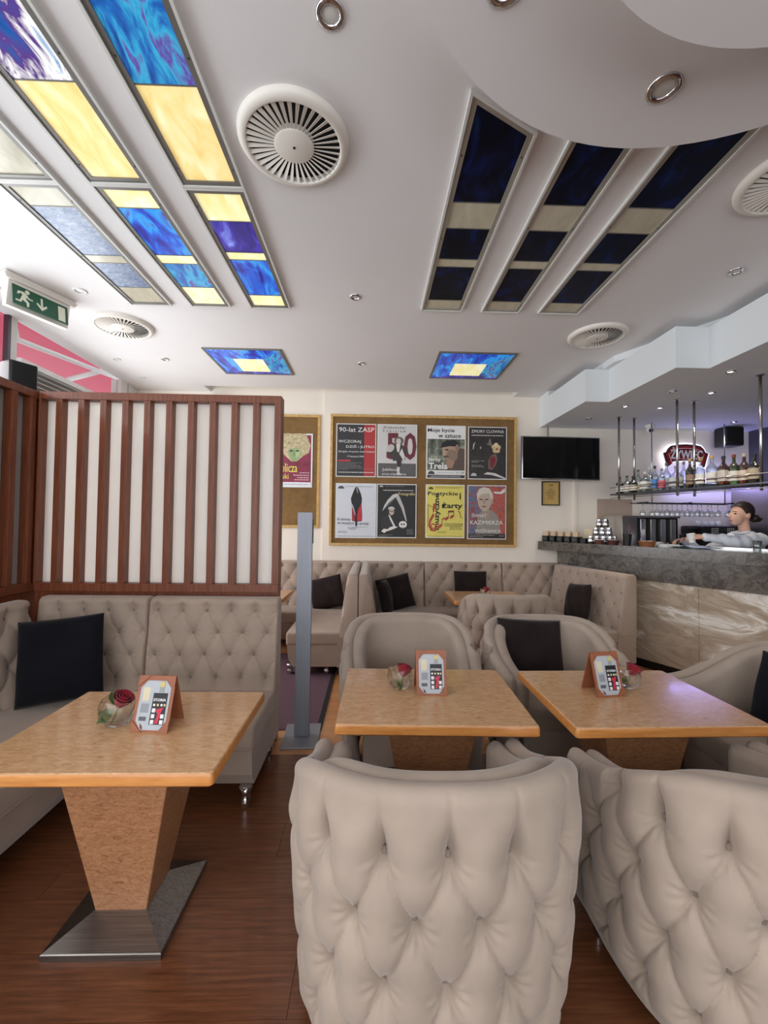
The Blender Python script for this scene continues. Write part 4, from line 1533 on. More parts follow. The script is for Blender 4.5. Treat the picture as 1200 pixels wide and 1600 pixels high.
sgn([(-0.185, -0.012), (0.185, -0.012), (0.185, -0.155), (-0.185, -0.155)], 'exit_green', 0, 'green_plate')
sgn([(0.115, -0.03), (0.165, -0.03), (0.165, -0.142), (0.115, -0.142)], 'exit_white', 1, 'door_symbol')
sgn([(-0.005, -0.035), (0.008, -0.035), (0.008, -0.098), (0.032, -0.078), (0.038, -0.090), (0.0015, -0.128), (-0.035, -0.090), (-0.029, -0.078), (-0.005, -0.098)],
    'exit_white', 1, 'arrow_symbol')
sgn([(-0.092 + 0.015 * cos(a * pi / 6), -0.036 + 0.015 * sin(a * pi / 6)) for a in range(12)], 'exit_white', 1, 'running_figure')
sgn([(-0.150, -0.048), (-0.118, -0.044), (-0.098, -0.054), (-0.082, -0.076), (-0.058, -0.078), (-0.058, -0.087), (-0.088, -0.086), (-0.098, -0.078), (-0.104, -0.092),
     (-0.082, -0.112), (-0.086, -0.145), (-0.098, -0.145), (-0.100, -0.118), (-0.124, -0.104), (-0.134, -0.126), (-0.168, -0.126), (-0.168, -0.116), (-0.142, -0.114),
     (-0.124, -0.066), (-0.136, -0.058), (-0.150, -0.074), (-0.158, -0.068)], 'exit_white', 1, 'running_figure')

# ------------------------------------------------------------------ outside the street window: awning, louvre; loudspeakers
aw = thing('awning', 'pink awning seen from below through the street window', 'awning', (-3.30, 4.0, 3.95))
MB().add([(0.0, -3.5, 0.0), (0.0, 6.5, 0.0), (-2.4, 6.5, -0.95), (-2.4, -3.5, -0.95), (0.0, -3.5, 0.012), (0.0, 6.5, 0.012), (-2.4, 6.5, -0.938), (-2.4, -3.5, -0.938)],
         [(0, 1, 2, 3), (7, 6, 5, 4), (0, 4, 5, 1), (1, 5, 6, 2), (2, 6, 7, 3), (3, 7, 4, 0)]).build('canopy', 'awning_pink', aw)
MB().box(-2.46, -2.39, -3.5, 6.5, -1.08, -0.92, 0.01).build('front_bar', 'frame_white', aw)


def barm(a, b, r=0.022):
    o = Vector((-3.30, 4.0, 3.95))
    MB().tube([Vector(a) - o, Vector(b) - o], r, 8).build('arm', 'frame_white', aw, smooth=True)


barm((-3.5, 4.2, 3.25), (-3.5, 5.85, 3.43), 0.028)
barm((-3.95, 5.55, 3.30), (-3.52, 5.62, 3.46), 0.034)
barm((-3.5, 4.2, 3.25), (-3.32, 3.9, 3.4), 0.035)
barm((-3.6, 2.9, 3.05), (-3.6, 4.1, 3.0), 0.03)
lv = thing('louvre', 'dark horizontal louvre outside the street window, beside the black loudspeaker', 'louvre', (-3.42, 4.15, 0))
MB().box(-0.10, -0.06, 0, 1.5, 2.3, 3.03).build('backing', 'black_plastic', lv)
MB().box(-0.10, 0.02, 0, 1.5, 3.0, 3.05).build('head_rail', 'frame_white', lv)
for k in range(14):
    o = MB().box(-0.03, 0.008, 0, 1.5, 0, 0.008, M=Matrix.Rotation(radians(20), 4, 'Y')).build('louvre_slat', 'panel_frame_light', lv, loc=(0, 0, 2.98 - 0.048 * k)) if k == 0 else \
        inst('louvre_slat', o.data, lv, (0, 0, 2.98 - 0.048 * k))
MB().box(-0.08, 0.0, 0.03, 0.08, 0, 2.3).box(-0.08, 0.0, 1.42, 1.47, 0, 2.3).build('support_leg', 'frame_white', lv)


def loudspeaker(label, loc, rz, w, d, h):
    t = thing('loudspeaker', label, 'loudspeaker', loc, rz, 'wall loudspeakers')
    MB().box(-w / 2, w / 2, -d / 2, d / 2, 0, h, 0.018, 3).build('cabinet', 'black_plastic', t, smooth=35)
    MB().box(-w / 2 + 0.012, w / 2 - 0.012, -d / 2 - 0.012, -d / 2 + 0.004, 0.012, h - 0.012, 0.008).build('grille', 'black_void', t, smooth=35)
    MB().box(-0.03, 0.03, d / 2 - 0.01, d / 2 + 0.05, h * 0.4, h * 0.6).build('bracket', 'black_plastic', t)
    return t


loudspeaker('black loudspeaker fixed to the street window post at the left', (-2.965, 3.60, 2.53), radians(62), 0.20, 0.17, 0.26)
loudspeaker('black loudspeaker just showing over the slatted screen near the back wall', (-2.20, 5.50, 2.86), radians(20), 0.17, 0.14, 0.20)

# ------------------------------------------------------------------ the bar
BU, BN = (0.452, -0.892), (0.892, 0.452)
B0 = (2.20, 5.60)


def BP(s, t):
    return (B0[0] + BU[0] * s + BN[0] * t, B0[1] + BU[1] * s + BN[1] * t)


def px_s(px, t):
    q = (px - 582) / 665.0
    return (q * (B0[1] + BN[1] * t) - B0[0] - BN[0] * t) / (BU[0] - BU[1] * q)


ZT = 1.285
BANG = atan2(BU[1], BU[0])
cnt = thing('bar_counter', 'bar counter with dark granite top and pale veined stone front', 'bar counter', (*BP(1.5, 0.3), 0))
OX, OY = BP(1.5, 0.3)


def loc2(pts):
    return [(x - OX, y - OY) for x, y in pts]


END = 4.2
yw = YB - 0.008
s_b = (B0[1] + BN[1] * 0.55 - yw) / 0.892
MB().prism(loc2([BP(0, 0), BP(END, 0), BP(END, 0.55), BP(s_b, 0.55), (BP(0.0, 0)[0] + 0.06, yw)]), 1.175, ZT).build('granite_top', 'granite', cnt)
s_c = (B0[1] + BN[1] * 0.40 - yw) / 0.892
MB().prism(loc2([BP(0.42, 0.075), BP(END, 0.075), BP(END, 0.40), BP(s_c, 0.40), (BP(0.42, 0.075)[0] + 0.02, yw)]), 0.93, 1.175).build('granite_fascia', 'granite', cnt)
MB().prism(loc2([BP(0.50, 0.14), BP(END, 0.14), BP(END, 0.38), BP(s_c, 0.38), (BP(0.50, 0.14)[0] + 0.02, yw)]), 0.0, 0.93).build('carcass', 'wall_dark', cnt)
s = 0.137
while s < END - 0.1:
    e = min(s + 0.85, END)
    MB().prism(loc2([BP(max(s, 0.52) + 0.0015, 0.115), BP(e - 0.0015, 0.115), BP(e - 0.0015, 0.139), BP(max(s, 0.52) + 0.0015, 0.139)]), 0.09, 0.929).build('stone_panel', 'onyx', cnt)
    s += 0.85
MB().prism(loc2([BP(0.55, 0.129), BP(END, 0.129), BP(END, 0.139), BP(0.55, 0.139)]), 0, 0.09).build('kick_board', 'black_plastic', cnt)
MB().prism(loc2([BP(1.2, 0.40), BP(END, 0.40), BP(END, 0.42), BP(1.2, 0.42)]), ZT, ZT + 0.02).build('steel_rail', 'rod_steel', cnt)

# back counter along the wall
t = thing('back_counter', 'grey steel counter against the back wall behind the bar', 'counter', (4.05, 5.36, 0))
MB().box(-1.0, 0.68, -0.26, 0.27, 0.0, 0.93).build('cabinet', 'dark_steel', t)
MB().box(-1.02, 0.69, -0.28, 0.275, 0.93, 0.96, 0.003).build('worktop', 'brushed_steel', t)

# hanging bottle shelf
SH0, SH1 = Vector((2.94, 5.0, 0)), Vector((3.40, 3.08, 0))
sd = (SH1 - SH0).normalized()
sn = Vector((-sd.y, sd.x, 0))
if sn.x < 0:
    sn = -sn
t = thing('bottle_shelf', 'long steel shelf hung on rods above the bar, carrying bottles', 'shelf', (0, 0, 0))
SZ = 1.885
LSH = (SH1 - SH0).length


def shp(k, o):
    p = SH0 + sd * k + sn * o
    return (p.x, p.y)


MB().prism([shp(-0.12, -0.02), shp(LSH, -0.02), shp(LSH, 0.25), shp(-0.12, 0.25)], SZ - 0.014, SZ).build('shelf_board', 'dark_steel', t)
for zz, oo in ((SZ + 0.075, -0.02), (SZ - 0.05, -0.02)):
    a, b = shp(-0.12, oo), shp(LSH, oo)
    MB().tube([(*a, zz), (*b, zz)], 0.005, 6).build('rail', 'rod_steel', t, smooth=True)
for k in (0.0, 0.755, 1.525):
    for o in (0.0, 0.225):
        x, y = shp(k, o)
        MB().tube([(x, y, SZ - 0.07), (x, y, 2.809)], 0.0125, 10).build('rod', 'rod_steel', t, smooth=True)
        MB().lathe([(0.032, 2.800), (0.032, 2.8095)], 14, Matrix.Translation((x, y, 0))).build('rod_flange', 'rod_steel', t, smooth=30)
t.location = (0, 0, 0)


# bottles
def bottle(label, px, off, h, r, kind, lab, cap, shape='round'):
    q = (px - 582) / 665.0
    c0, c1 = Vector((*shp(0, 0.11 + off), 0)), Vector((*shp(LSH, 0.11 + off), 0))
    d = c1 - c0
    k = (q * c0.y - c0.x) / (d.x - q * d.y)
    p = c0 + d * k
    t = thing('bottle', label, 'bottle', (p.x, p.y, SZ), random.uniform(-1.6, -0.9), 'spirit bottles on the hanging shelf')
    prof = [(r * 0.9, 0.0), (r, 0.008), (r, h * 0.56), (r * 0.92, h * 0.62), (r * 0.55, h * 0.70), (r * 0.33, h * 0.76), (r * 0.30, h * 0.90), (r * 0.36, h * 0.91), (r * 0.36, h * 0.93)]
    seg = 20
    if shape == 'square':
        mb = MB()
        rows = []
        for rr_, z in prof:
            m = max(0.0, min(1.0, (rr_ - r * 0.36) / (r * 0.6)))
            ring = []
            for a in range(20):
                an = 2 * pi * a / 20
                cc, sn_ = cos(an), sin(an)
                e = 1 / max(abs(cc), abs(sn_))
                e = 1 + (min(e, 1.25) - 1) * m
                ring.append((rr_ * cc * e, rr_ * sn_ * e * (0.8 if m > 0.5 else 0.9), z))
            rows.append(ring)
        mb.grid(rows, close_u=True)
        mb.f.append(tuple(range(20))[::-1])
        mb.build('glass_body', kind, t, smooth=40)
    else:
        MB().lathe(prof, seg).build('glass_body', kind, t, smooth=40)
    if lab:
        MB().lathe([(r * 1.012, h * 0.14), (r * 1.012, h * 0.46)], seg, Matrix.Scale(1.13 if shape == 'square' else 1, 4), cap=False).build('label', flat(*lab), t, smooth=40)
        MB().lathe([(r * 1.02, h * 0.22), (r * 1.02, h * 0.26)], seg, Matrix.Scale(1.13 if shape == 'square' else 1, 4), cap=False).build('label_band', flat(90, 60, 50), t, smooth=40)
    MB().lathe([(r * 0.37, h * 0.90), (r * 0.38, h * 0.91), (r * 0.38, h * 0.995), (r * 0.33, h)], 14).build('cap', flat(*cap), t, smooth=40)
    return t


WL = (228, 226, 220)
bottle('short dark bottle with pale label, first at the left end of the hanging shelf', 974, -0.03, 0.21, 0.042, 'bottle_brown', WL, (30, 26, 24))
bottle('short clear bottle with white label, second on the hanging shelf', 986, 0.02, 0.22, 0.044, 'bottle_clear', WL, (60, 50, 44))
bottle('round dark bottle with cream label, third on the hanging shelf', 996, -0.05, 0.20, 0.046, 'bottle_brown', (214, 206, 186), (40, 34, 30))
bottle('tall clear bottle, fourth on the hanging shelf', 1004, 0.05, 0.28, 0.040, 'bottle_clear', WL, (70, 70, 70))
bottle('broad clear bottle with cream label before the camera rod', 1015, -0.04, 0.23, 0.048, 'bottle_clear', (216, 214, 204), (190, 186, 176), 'square')
bottle('tall clear bottle behind the dark-necked one', 1022, 0.06, 0.29, 0.038, 'bottle_clear', None, (170, 168, 160))
bottle('dark-necked bottle with bright blue label', 1031, -0.05, 0.28, 0.034, 'bottle_clear', (64, 128, 196), (40, 36, 36))
bottle('clear bottle with bright pink label', 1042, -0.05, 0.24, 0.036, 'bottle_clear', (206, 92, 112), (120, 116, 116))
bottle('tall grey-tinted bottle left of the sign', 1050, 0.04, 0.31, 0.040, 'bottle_clear', (196, 200, 204), (90, 88, 88))
bottle('wide square clear decanter under the sign', 1066, -0.03, 0.25, 0.056, 'bottle_clear', (206, 210, 212), (150, 150, 150), 'square')
bottle('slender clear bottle behind the decanter', 1078, 0.06, 0.30, 0.034, 'bottle_clear', None, (110, 108, 108))
bottle('brown-labelled bottle at the second rod', 1088, -0.05, 0.30, 0.036, 'bottle_brown', (150, 120, 96), (196, 160, 110))
bottle('small clear round bottle right of the second rod', 1093, 0.03, 0.22, 0.044, 'bottle_clear', (200, 200, 200), (180, 180, 176))
bottle('tall clear bottle with white label and gold cap', 1105, -0.02, 0.30, 0.040, 'bottle_clear', WL, (196, 160, 96))
bottle('larger clear bottle with white label and gold cap, right of its twin', 1124, -0.02, 0.305, 0.046, 'bottle_clear', WL, (206, 170, 110))
bottle('square amber bottle with navy cap', 1143, -0.02, 0.285, 0.044, 'bottle_amber', (206, 196, 184), (34, 34, 48), 'square')
bottle('green bottle with white label', 1160, -0.02, 0.285, 0.042, 'bottle_green', (226, 222, 212), (126, 50, 40))
bottle('amber bottle with tall cream label beside the nearest rod', 1177, -0.01, 0.28, 0.042, 'bottle_amber', (222, 206, 190), (186, 176, 160))
bottle('dark bottle with black cap at the right edge', 1194, -0.02, 0.26, 0.044, 'bottle_brown', (196, 180, 150), (22, 22, 24), 'square')

# glass rack with hanging stemware
t = thing('glass_rack', 'thin dark rail rack for stemware hung below the bottle shelf', 'rack', (0, 0, 0))
RZ = 1.79
for yy in (5.18, 5.36):
    MB().tube([(3.30, yy, RZ), (4.55, yy, RZ)], 0.007, 6).build('rail', 'black_plastic', t, smooth=True)
for xx in (3.40, 3.95, 4.48):
    MB().tube([(xx, 5.16, RZ + 0.01), (xx, 5.38, RZ + 0.01)], 0.006, 6).build('cross_bar', 'black_plastic', t, smooth=True)
for xx in (3.52, 4.46):
    MB().tube([(xx, 5.27, RZ + 0.012), (xx, 5.27, 2.809)], 0.007, 8).build('rod', 'rod_steel', t, smooth=True)
gp = MB().lathe([(0.0, 0.008), (0.033, 0.004), (0.033, 0.002), (0.006, -0.002), (0.004, -0.07), (0.008, -0.078), (0.030, -0.10), (0.036, -0.13), (0.030, -0.165)], 16, cap=False)
gme = None
for k in range(16):
    o = None
    yy = 5.18 if k % 2 else 5.36
    xx = 3.46 + 0.064 * k
    if gme is None:
        o = gp.build('wine_glass', 'crystal', None, smooth=True, loc=(xx, yy, RZ))
        gme = o.data
    else:
        o = inst('wine_glass', gme, None, (xx, yy, RZ))
    tag(o, 'clear stemmed glass hanging upside down in the row under the bottle shelf', 'glass', 'stemware hanging over the bar')

# things on the granite top


def on_bar(px, t):
    x, y = BP(px_s(px, t), t)
    return (x, y, ZT)


rot_bar = BANG
for i, (px, nm) in enumerate(((858, 'leftmost'), (869, 'second'), (881, 'third'), (893, 'fourth'), (905, 'rightmost'))):
    x, y, z = on_bar(px, 0.10)
    t = thing('tea_box', '%s of five small dark boxes of beige sachets on the bar end' % nm, 'box', (x, y, z), rot_bar, 'tea boxes on the bar')
    MB().box(-0.04, 0.04, -0.05, 0.05, 0, 0.075, 0.003).build('tray', 'black_plastic', t)
    MB().box(-0.022, 0.022, -0.0515, -0.05, 0.025, 0.055).build('label_card', flat(60, 66, 62), t)
    for k in range(4):
        MB().box(-0.034, 0.034, -0.002, 0.002, 0.0, 0.075, M=Matrix.Translation((0, 0.03 - 0.02 * k, 0.06)) @ Matrix.Rotation(radians(14 - 6 * k), 4, 'X')) \
            .build('sachet', flat(206, 176, 146) if k % 2 else flat(226, 210, 190), t)
x, y, z = on_bar(917, 0.14)
t = thing('box_lid', 'open dark box with cream lining beside the row of sachet boxes', 'box', (x, y, z), rot_bar)
MB().box(-0.05, 0.05, -0.05, 0.05, 0, 0.06, 0.003).build('tray', 'black_plastic', t)
MB().box(-0.05, 0.05, 0.0, 0.006, 0.0, 0.12, M=Matrix.Translation((0, 0.05, 0.055)) @ Matrix.Rotation(radians(-14), 4, 'X')).build('lid', flat(214, 196, 166), t)

# small steel jugs stacked in a pyramid on a tray
jp = MB().lathe([(0.030, 0), (0.036, 0.006), (0.039, 0.03), (0.033, 0.065), (0.026, 0.088), (0.029, 0.098), (0.026, 0.098), (0.024, 0.088)], 18, cap=False)
jp.lathe([(0.0, 0.001), (0.030, 0.0)], 18, cap=False)
hd = MB().tube([(0.034, 0, 0.08), (0.056, 0, 0.075), (0.058, 0, 0.04), (0.037, 0, 0.025)], 0.004, 6)
jme = hme = None
sj = px_s(947, 0.17)
ang = 0
for lev, (n, dz) in enumerate(((4, 0.0), (3, 0.099), (2, 0.198))):
    for i in range(n):
        for dp in ((0.0, 0.085) if lev == 0 else (0.04,)):
            ss_ = sj + (i - (n - 1) / 2) * 0.083
            x, y = BP(ss_, 0.12 + dp)
            t = thing('steel_jug', 'small shiny steel jug in the %s row of the stacked pyramid on the bar' % ('bottom', 'middle', 'top')[lev], 'jug', (x, y, ZT + dz), 0.6 * i, 'stacked steel jugs')
            if jme is None:
                jme = jp.build('body', 'chrome', t, smooth=True).data
                hme = hd.build('handle', 'chrome', t, smooth=True).data
            else:
                inst('body', jme, t)
                inst('handle', hme, t)


def basket(label, px, t_, r, h, rgb, fill):
    x, y, z = on_bar(px, t_)
    k = 'wicker_%02x%02x%02x' % rgb
    if k not in MATS:
        ramp_mat(k, [(0.3, tuple(int(c * 0.55) for c in rgb)), (0.7, rgb)], scale=(30, 30, 60), nscale=3, rough=0.6, bump=0.4)
    t = thing('basket', label, 'basket', (x, y, z))
    prof = [(0.0, 0.002), (r * 0.78, 0.0)]
    n = 6
    for i in range(n * 3 + 1):
        w = i / (n * 3)
        prof.append((r * (0.78 + 0.22 * w) + 0.004 * sin(w * n * 2 * pi), h * w))
    prof += [(r * 0.92, h), (r * 0.72, 0.01)]
    MB().lathe(prof, 26, cap=False).build('weave', k, t, smooth=True)
    for i in range(5):
        a = i * 1.3
        MB().box(-0.022, 0.022, -0.012, 0.012, 0, 0.006, M=Matrix.Translation((r * 0.4 * cos(a), r * 0.4 * sin(a), h * 0.85)) @ Matrix.Rotation(a, 4, 'Z') @ Matrix.Rotation(0.4, 4, 'X')) \
            .build('sugar_sachet', flat(*fill), t)
    MB().lathe([(0, h * 0.8), (r * 0.86, h * 0.8)], 20, cap=False).build('liner', flat(*fill), t)
    return t


basket('brown wicker basket of white sachets in the middle of the bar', 1018, 0.10, 0.085, 0.06, (168, 100, 56), (226, 222, 216))
basket('dark red basket left of the black cup on the bar', 963, 0.07, 0.065, 0.055, (96, 44, 38), (206, 190, 180))
basket('small dark brown basket below the steel jugs', 941, 0.055, 0.055, 0.05, (110, 62, 44), (216, 206, 196))
x, y, z = on_bar(986, 0.10)
t = thing('cutlery_cup', 'tall black cup of straws on the bar left of the wicker basket', 'cup', (x, y, z))
MB().lathe([(0.0, 0.002), (0.036, 0.0), (0.048, 0.125), (0.045, 0.125), (0.034, 0.01)], 18, cap=False).build('cup_body', 'black_plastic', t, smooth=40)
for k in range(6):
    a = k * 1.05
    MB().tube([(0.012 * cos(a), 0.012 * sin(a), 0.01), (0.036 * cos(a), 0.036 * sin(a), 0.165)], 0.0035, 6).build('straw', 'black_plastic', t)
for i, (px, tt, w, d, h, rz, lb) in enumerate(((1032, 0.26, 0.16, 0.11, 0.012, 0.4, 'stack of white napkins behind the wicker basket'),
                                               (1053, 0.20, 0.15, 0.12, 0.03, 0.1, 'white paper box lying on the bar right of the wicker basket'))):
    x, y, z = on_bar(px, tt)
    o = MB().box(-w / 2, w / 2, -d / 2, d / 2, 0, h, 0.002).build('napkin_stack' if i == 0 else 'paper_box', flat(222, 222, 222), None, loc=(x, y, z), rot=(0, 0, rz))
    tag(o, lb, 'napkins' if i == 0 else 'box')
    if i == 0:
        for k in range(1, 4):
            MB().box(-w / 2, w / 2, -d / 2, d / 2, h * k, h * (k + 1) - 0.001, M=Matrix.Rotation(0.12 * k, 4, 'Z')).build('napkin', flat(226, 226, 228), o)
# crumpled bluish cloth under the hand
rows = []
for i in range(15):
    r = []
    for j in range(11):
        u, v = i / 14 - .5, j / 10 - .5
        r.append((u * 0.30, v * 0.2, 0.012 + 0.028 * (1 - 2 * abs(u)) * (0.6 + 0.4 * sin(17 * u + 9 * v)) * (0.6 + 0.4 * cos(15 * v - 6 * u))))
    rows.append(r)
x, y, z = on_bar(1089, 0.24)
mb = MB().grid(rows)
mb.grid([[(p[0], p[1], max(0.0, p[2] - 0.01)) for p in r] for r in rows])
o = mb.build('cloth', flat(196, 214, 222), None, smooth=True, loc=(x, y, z), rot=(0, 0, rot_bar))
tag(o, 'crumpled pale blue cloth on the bar below the outstretched arm', 'cloth')
x, y, z = on_bar(1197, 0.20)
o = MB().lathe([(0, .002), (0.028, 0.0), (0.034, 0.10), (0.032, 0.10), (0.026, 0.008)], 18, cap=False).build('tumbler', 'crystal', None, smooth=True, loc=(x, y, z))
tag(o, 'clear tumbler on the bar at the right edge before the bartender', 'glass')

# coffee machine, espresso machine on the back counter
t = thing('coffee_machine', 'large steel coffee machine with black front behind the bar', 'coffee machine', (3.40, 5.32, 0.96))
MB().box(-0.33, 0.36, -0.18, 0.20, 0.0, 0.64, 0.012).build('housing', 'black_plastic', t, smooth=35)
MB().box(-0.36, -0.17, -0.21, 0.21, 0.02, 0.655, 0.008).build('side_case', 'rod_steel', t, smooth=35)
MB().box(-0.345, 0.375, -0.20, 0.21, 0.64, 0.668, 0.006).build('cup_tray', 'rod_steel', t)
for k in range(4):
    MB().box(-0.12 + k * 0.125, -0.055 + k * 0.125, -0.195, -0.18, 0.34, 0.63, 0.006).build('front_panel', 'rod_steel' if k % 2 else 'chrome', t)
for k in range(2):
    MB().lathe([(0.035, 0), (0.035, 0.05), (0.022, 0.075)], 16, Matrix.Translation((-0.05 + 0.24 * k, -0.22, 0.27))).build('brew_group', 'chrome', t, smooth=40)
MB().box(-0.30, 0.34, -0.24, -0.18, 0.0, 0.10, 0.006).build('drip_tray', 'rod_steel', t)
t = thing('espresso_machine', 'low black espresso machine with white buttons beside the bartender', 'coffee machine', (4.30, 5.34, 0.96))
MB().box(-0.24, 0.30, -0.20, 0.20, 0.0, 0.44, 0.015).box(-0.24, 0.30, -0.20, 0.18, 0.44, 0.555, 0.03).build('housing', 'black_plastic', t, smooth=35)
MB().tube([(-0.24, -0.12, 0.50), (-0.30, -0.13, 0.51), (-0.36, -0.13, 0.53)], [0.022, 0.015, 0.01], 10).build('steam_lever', 'black_plastic', t, smooth=True)
for g in range(2):
    for i in range(4):
        for j in range(3):
            MB().box(0, 0.012, -0.003, 0, 0, 0.012).build('button', 'lamp_off', t, loc=(-0.12 + g * 0.2 + i * 0.024, -0.199, 0.465 + j * 0.024))
for k in range(4):
    o = thing('coffee_cup', 'white cup standing upside down on the black espresso machine', 'cup', (4.18 + 0.09 * k, 5.35, 0.96 + 0.556), 0, 'cups on the espresso machine')
    MB().lathe([(0.034, 0), (0.036, 0.02), (0.026, 0.055), (0.02, 0.06), (0.0, 0.06)], 16).build('cup_body', flat(224, 226, 232), o, smooth=True)
    MB().tube([(0.034, 0, 0.02), (0.05, 0, 0.024), (0.048, 0, 0.04), (0.03, 0, 0.045)], 0.004, 6).build('handle', flat(224, 226, 232), o, smooth=True)

# wall fittings: television, certificate, lit sign, speaker, camera
t = thing('television', 'flat black television on the back wall under the bar soffit', 'television', (2.445, 5.47, 2.372), radians(2.5))
MB().box(-0.525, 0.525, -0.012, 0.03, -0.282, 0.282, 0.006).build('casing', 'rod_steel', t, smooth=35)
MB().box(-0.512, 0.512, -0.0145, -0.01, -0.266, 0.269).build('display', 'screen_black', t)
MB().box(-0.1, 0.1, 0.03, 0.17, -0.08, 0.08).build('bracket', 'black_plastic', t)
MB().tube([(-0.15, 0.05, 0.28), (-0.15, 0.05, 0.4375)], 0.014, 8).build('hanger', 'rod_steel', t)
MB().box(2.695, 2.735, YB - 0.018, YB - 0.001, 0.9, 2.12, 0.002).build('cable_trunking', 'wall_paint', wb)
xa, za = bx(2.303, 1.767)
xb, zb2 = bx(2.552, 2.097)
t = thing('framed_certificate', 'small gold certificate in dark frame under the television', 'picture', (xa, YB - 0.001, za))
w, h = xb - xa, zb2 - za
for a in ((0, w, -0.018, 0, h - .014, h), (0, w, -0.018, 0, 0, .014), (0, .014, -0.018, 0, .014, h - .014), (w - .014, w, -0.018, 0, .014, h - .014)):
    MB().box(*a).build('frame_bar', flat(52, 38, 30), t)
MB().box(.014, w - .014, -0.008, 0, .014, h - .014).build('sheet', flat(196, 164, 96), t)
mb = MB()
for k, (f0, f1) in enumerate(((.4, .6), (.3, .7), (.25, .75), (.25, .75), (.3, .7), (.35, .65), (.3, .7))):
    zz = h * (0.66 - 0.065 * k)
    mb.box(w * f0, w * f1, -0.0088, -0.008, zz, zz + 0.008)
o = mb.build('small_print', flat(128, 96, 50), t)
o['kind'] = 'stuff'
MB().box(w * .42, w * .47, -0.0088, -0.008, h * .8, h * .87).box(w * .54, w * .60, -0.0088, -0.008, h * .8, h * .88).build('crest', flat(90, 66, 40), t)

# backlit sign
t = thing('backlit_sign', 'backlit red and black bow-tie shaped sign on the wall behind the bottles', 'sign', (4.188, YB - 0.06, 2.455))


def bow(sx, sy, drop=0.0):
    """bow-tie plate with stepped ends and arched top"""
    top = [(x * sx, (0.098 + 0.052 * (1 - (x / 0.30) ** 2)) * sy) for x in [-.20, -.1, 0, .1, .20]]
    bot = [(x * sx, (-0.112 + 0.042 * (1 - (x / 0.30) ** 2)) * sy) for x in [.20, .1, 0, -.1, -.20]]
    L = [(-.27, .085), (-.265, .045), (-.305, .03), (-.255, -.15), (-.20, -.14)]
    Rr = [(-x, z) for x, z in L]
    pts = top + [(.245 * sx, 0.085 * sy), (.262 * sx, .045 * sy), (.305 * sx, .03 * sy), (.252 * sx, -.155 * sy), (.205 * sx, -.125 * sy)] + bot + \
        [(-.205 * sx, -.125 * sy), (-.252 * sx, -.155 * sy), (-.305 * sx, .03 * sy), (-.262 * sx, .045 * sy), (-.245 * sx, 0.085 * sy)]
    return pts


MB().prism(bow(1.10, 1.16), -0.002, 0.02, 'y').build('glow_plate', 'sign_glow', t)
MB().prism(bow(1.0, 1.0), -0.022, -0.004, 'y').build('backplate', flat(34, 18, 20), t)
MB().prism(bow(0.93, 0.88), -0.025, -0.021, 'y').build('red_plate', flat(150, 28, 36), t)
MB().prism(bow(0.80, 0.66), -0.028, -0.024, 'y').build('inner_line', flat(226, 214, 206), t)
MB().prism(bow(0.775, 0.60), -0.030, -0.027, 'y').build('inner_plate', flat(120, 26, 32), t)
link_mesh('lettering', text_mesh('ŻYWIEC', 0.43, 0.155, 0.004, 1.0, 0.02), flat(244, 244, 244), t, loc=(-0.215, -0.036, -0.050))
link_mesh('lettering', text_mesh('1856', 0.10, 0.026, 0.003), flat(240, 240, 240), t, loc=(-0.05, -0.036, -0.088))
MB().box(-0.1, 0.1, 0.0, 0.058, -0.03, 0.03).build('wall_mount', 'black_plastic', t)

t = loudspeaker('black loudspeaker tilted under the soffit right of the backlit sign', (4.68, 5.46, 2.56), 0, 0.24, 0.20, 0.247)
t = thing('dome_camera', 'small white dome camera under the bar soffit', 'camera', (3.575, 5.38, 2.81))
MB().lathe([(0.055, 0), (0.055, -0.03), (0.042, -0.045)], 20).build('mount', 'white_plastic', t, smooth=40)
MB().ball((0, 0, -0.062), 0.048, 0.048, 0.045).build('housing', 'white_plastic', t, smooth=True)
MB().ball((-0.01, -0.03, -0.075), 0.028, 0.024, 0.026).build('lens', 'black_plastic', t, smooth=True)
MB().box(3.02, 3.5, YB - 0.004, YB - 0.0005, 0.9, 1.86).build('wall_panel', flat(176, 156, 140), wb)

# steel and dark panels at the end wall behind the bartender
t = thing('steel_cabinet', 'tall brushed steel cabinet behind the bartender at the right edge', 'cabinet', (4.93, 4.90, 0))
MB().box(-0.17, 0.185, -0.45, 0.62, 0.0, 2.05).build('body', 'dark_steel', t)
MB().box(-0.176, -0.168, -0.44, 0.08, 0.05, 2.0, 0.003).build('door', 'brushed_steel', t)
MB().box(-0.176, -0.168, 0.09, 0.61, 0.05, 2.0, 0.003).build('door', 'brushed_steel', t)

# violet strip light behind the bottles: tube in a shielding channel, shining up and down the wall
t = thing('led_strip', 'violet strip light on the back wall behind the right half of the bottles', 'strip light', (4.50, YB - 0.03, 2.06))
MB().box(-0.55, 0.55, -0.010, 0.010, -0.012, 0.012).build('tube', 'led_violet', t)
MB().box(-0.57, 0.57, -0.026, -0.014, -0.022, 0.022).build('shield', 'rod_steel', t)
MB().box(-0.57, 0.57, 0.012, 0.028, -0.022, 0.022).build('wall_channel', 'rod_steel', t)
for nm, rx, en in (('violet_glow_up', 180 - 25, 3.5), ('violet_glow_down', 25, 3)):
    d = bpy.data.lights.new(nm, 'AREA')
    d.shape = 'RECTANGLE'
    d.size = 1.1
    d.size_y = 0.02
    d.energy = en
    d.color = (0.38, 0.36, 1.0)
    o = bpy.data.objects.new(nm, d)
    o.location = (4.50, YB - 0.07, 2.06 + (0.03 if rx > 90 else -0.03))
    o.rotation_euler = (radians(rx if rx > 90 else -rx), 0, 0)
    COL.objects.link(o)

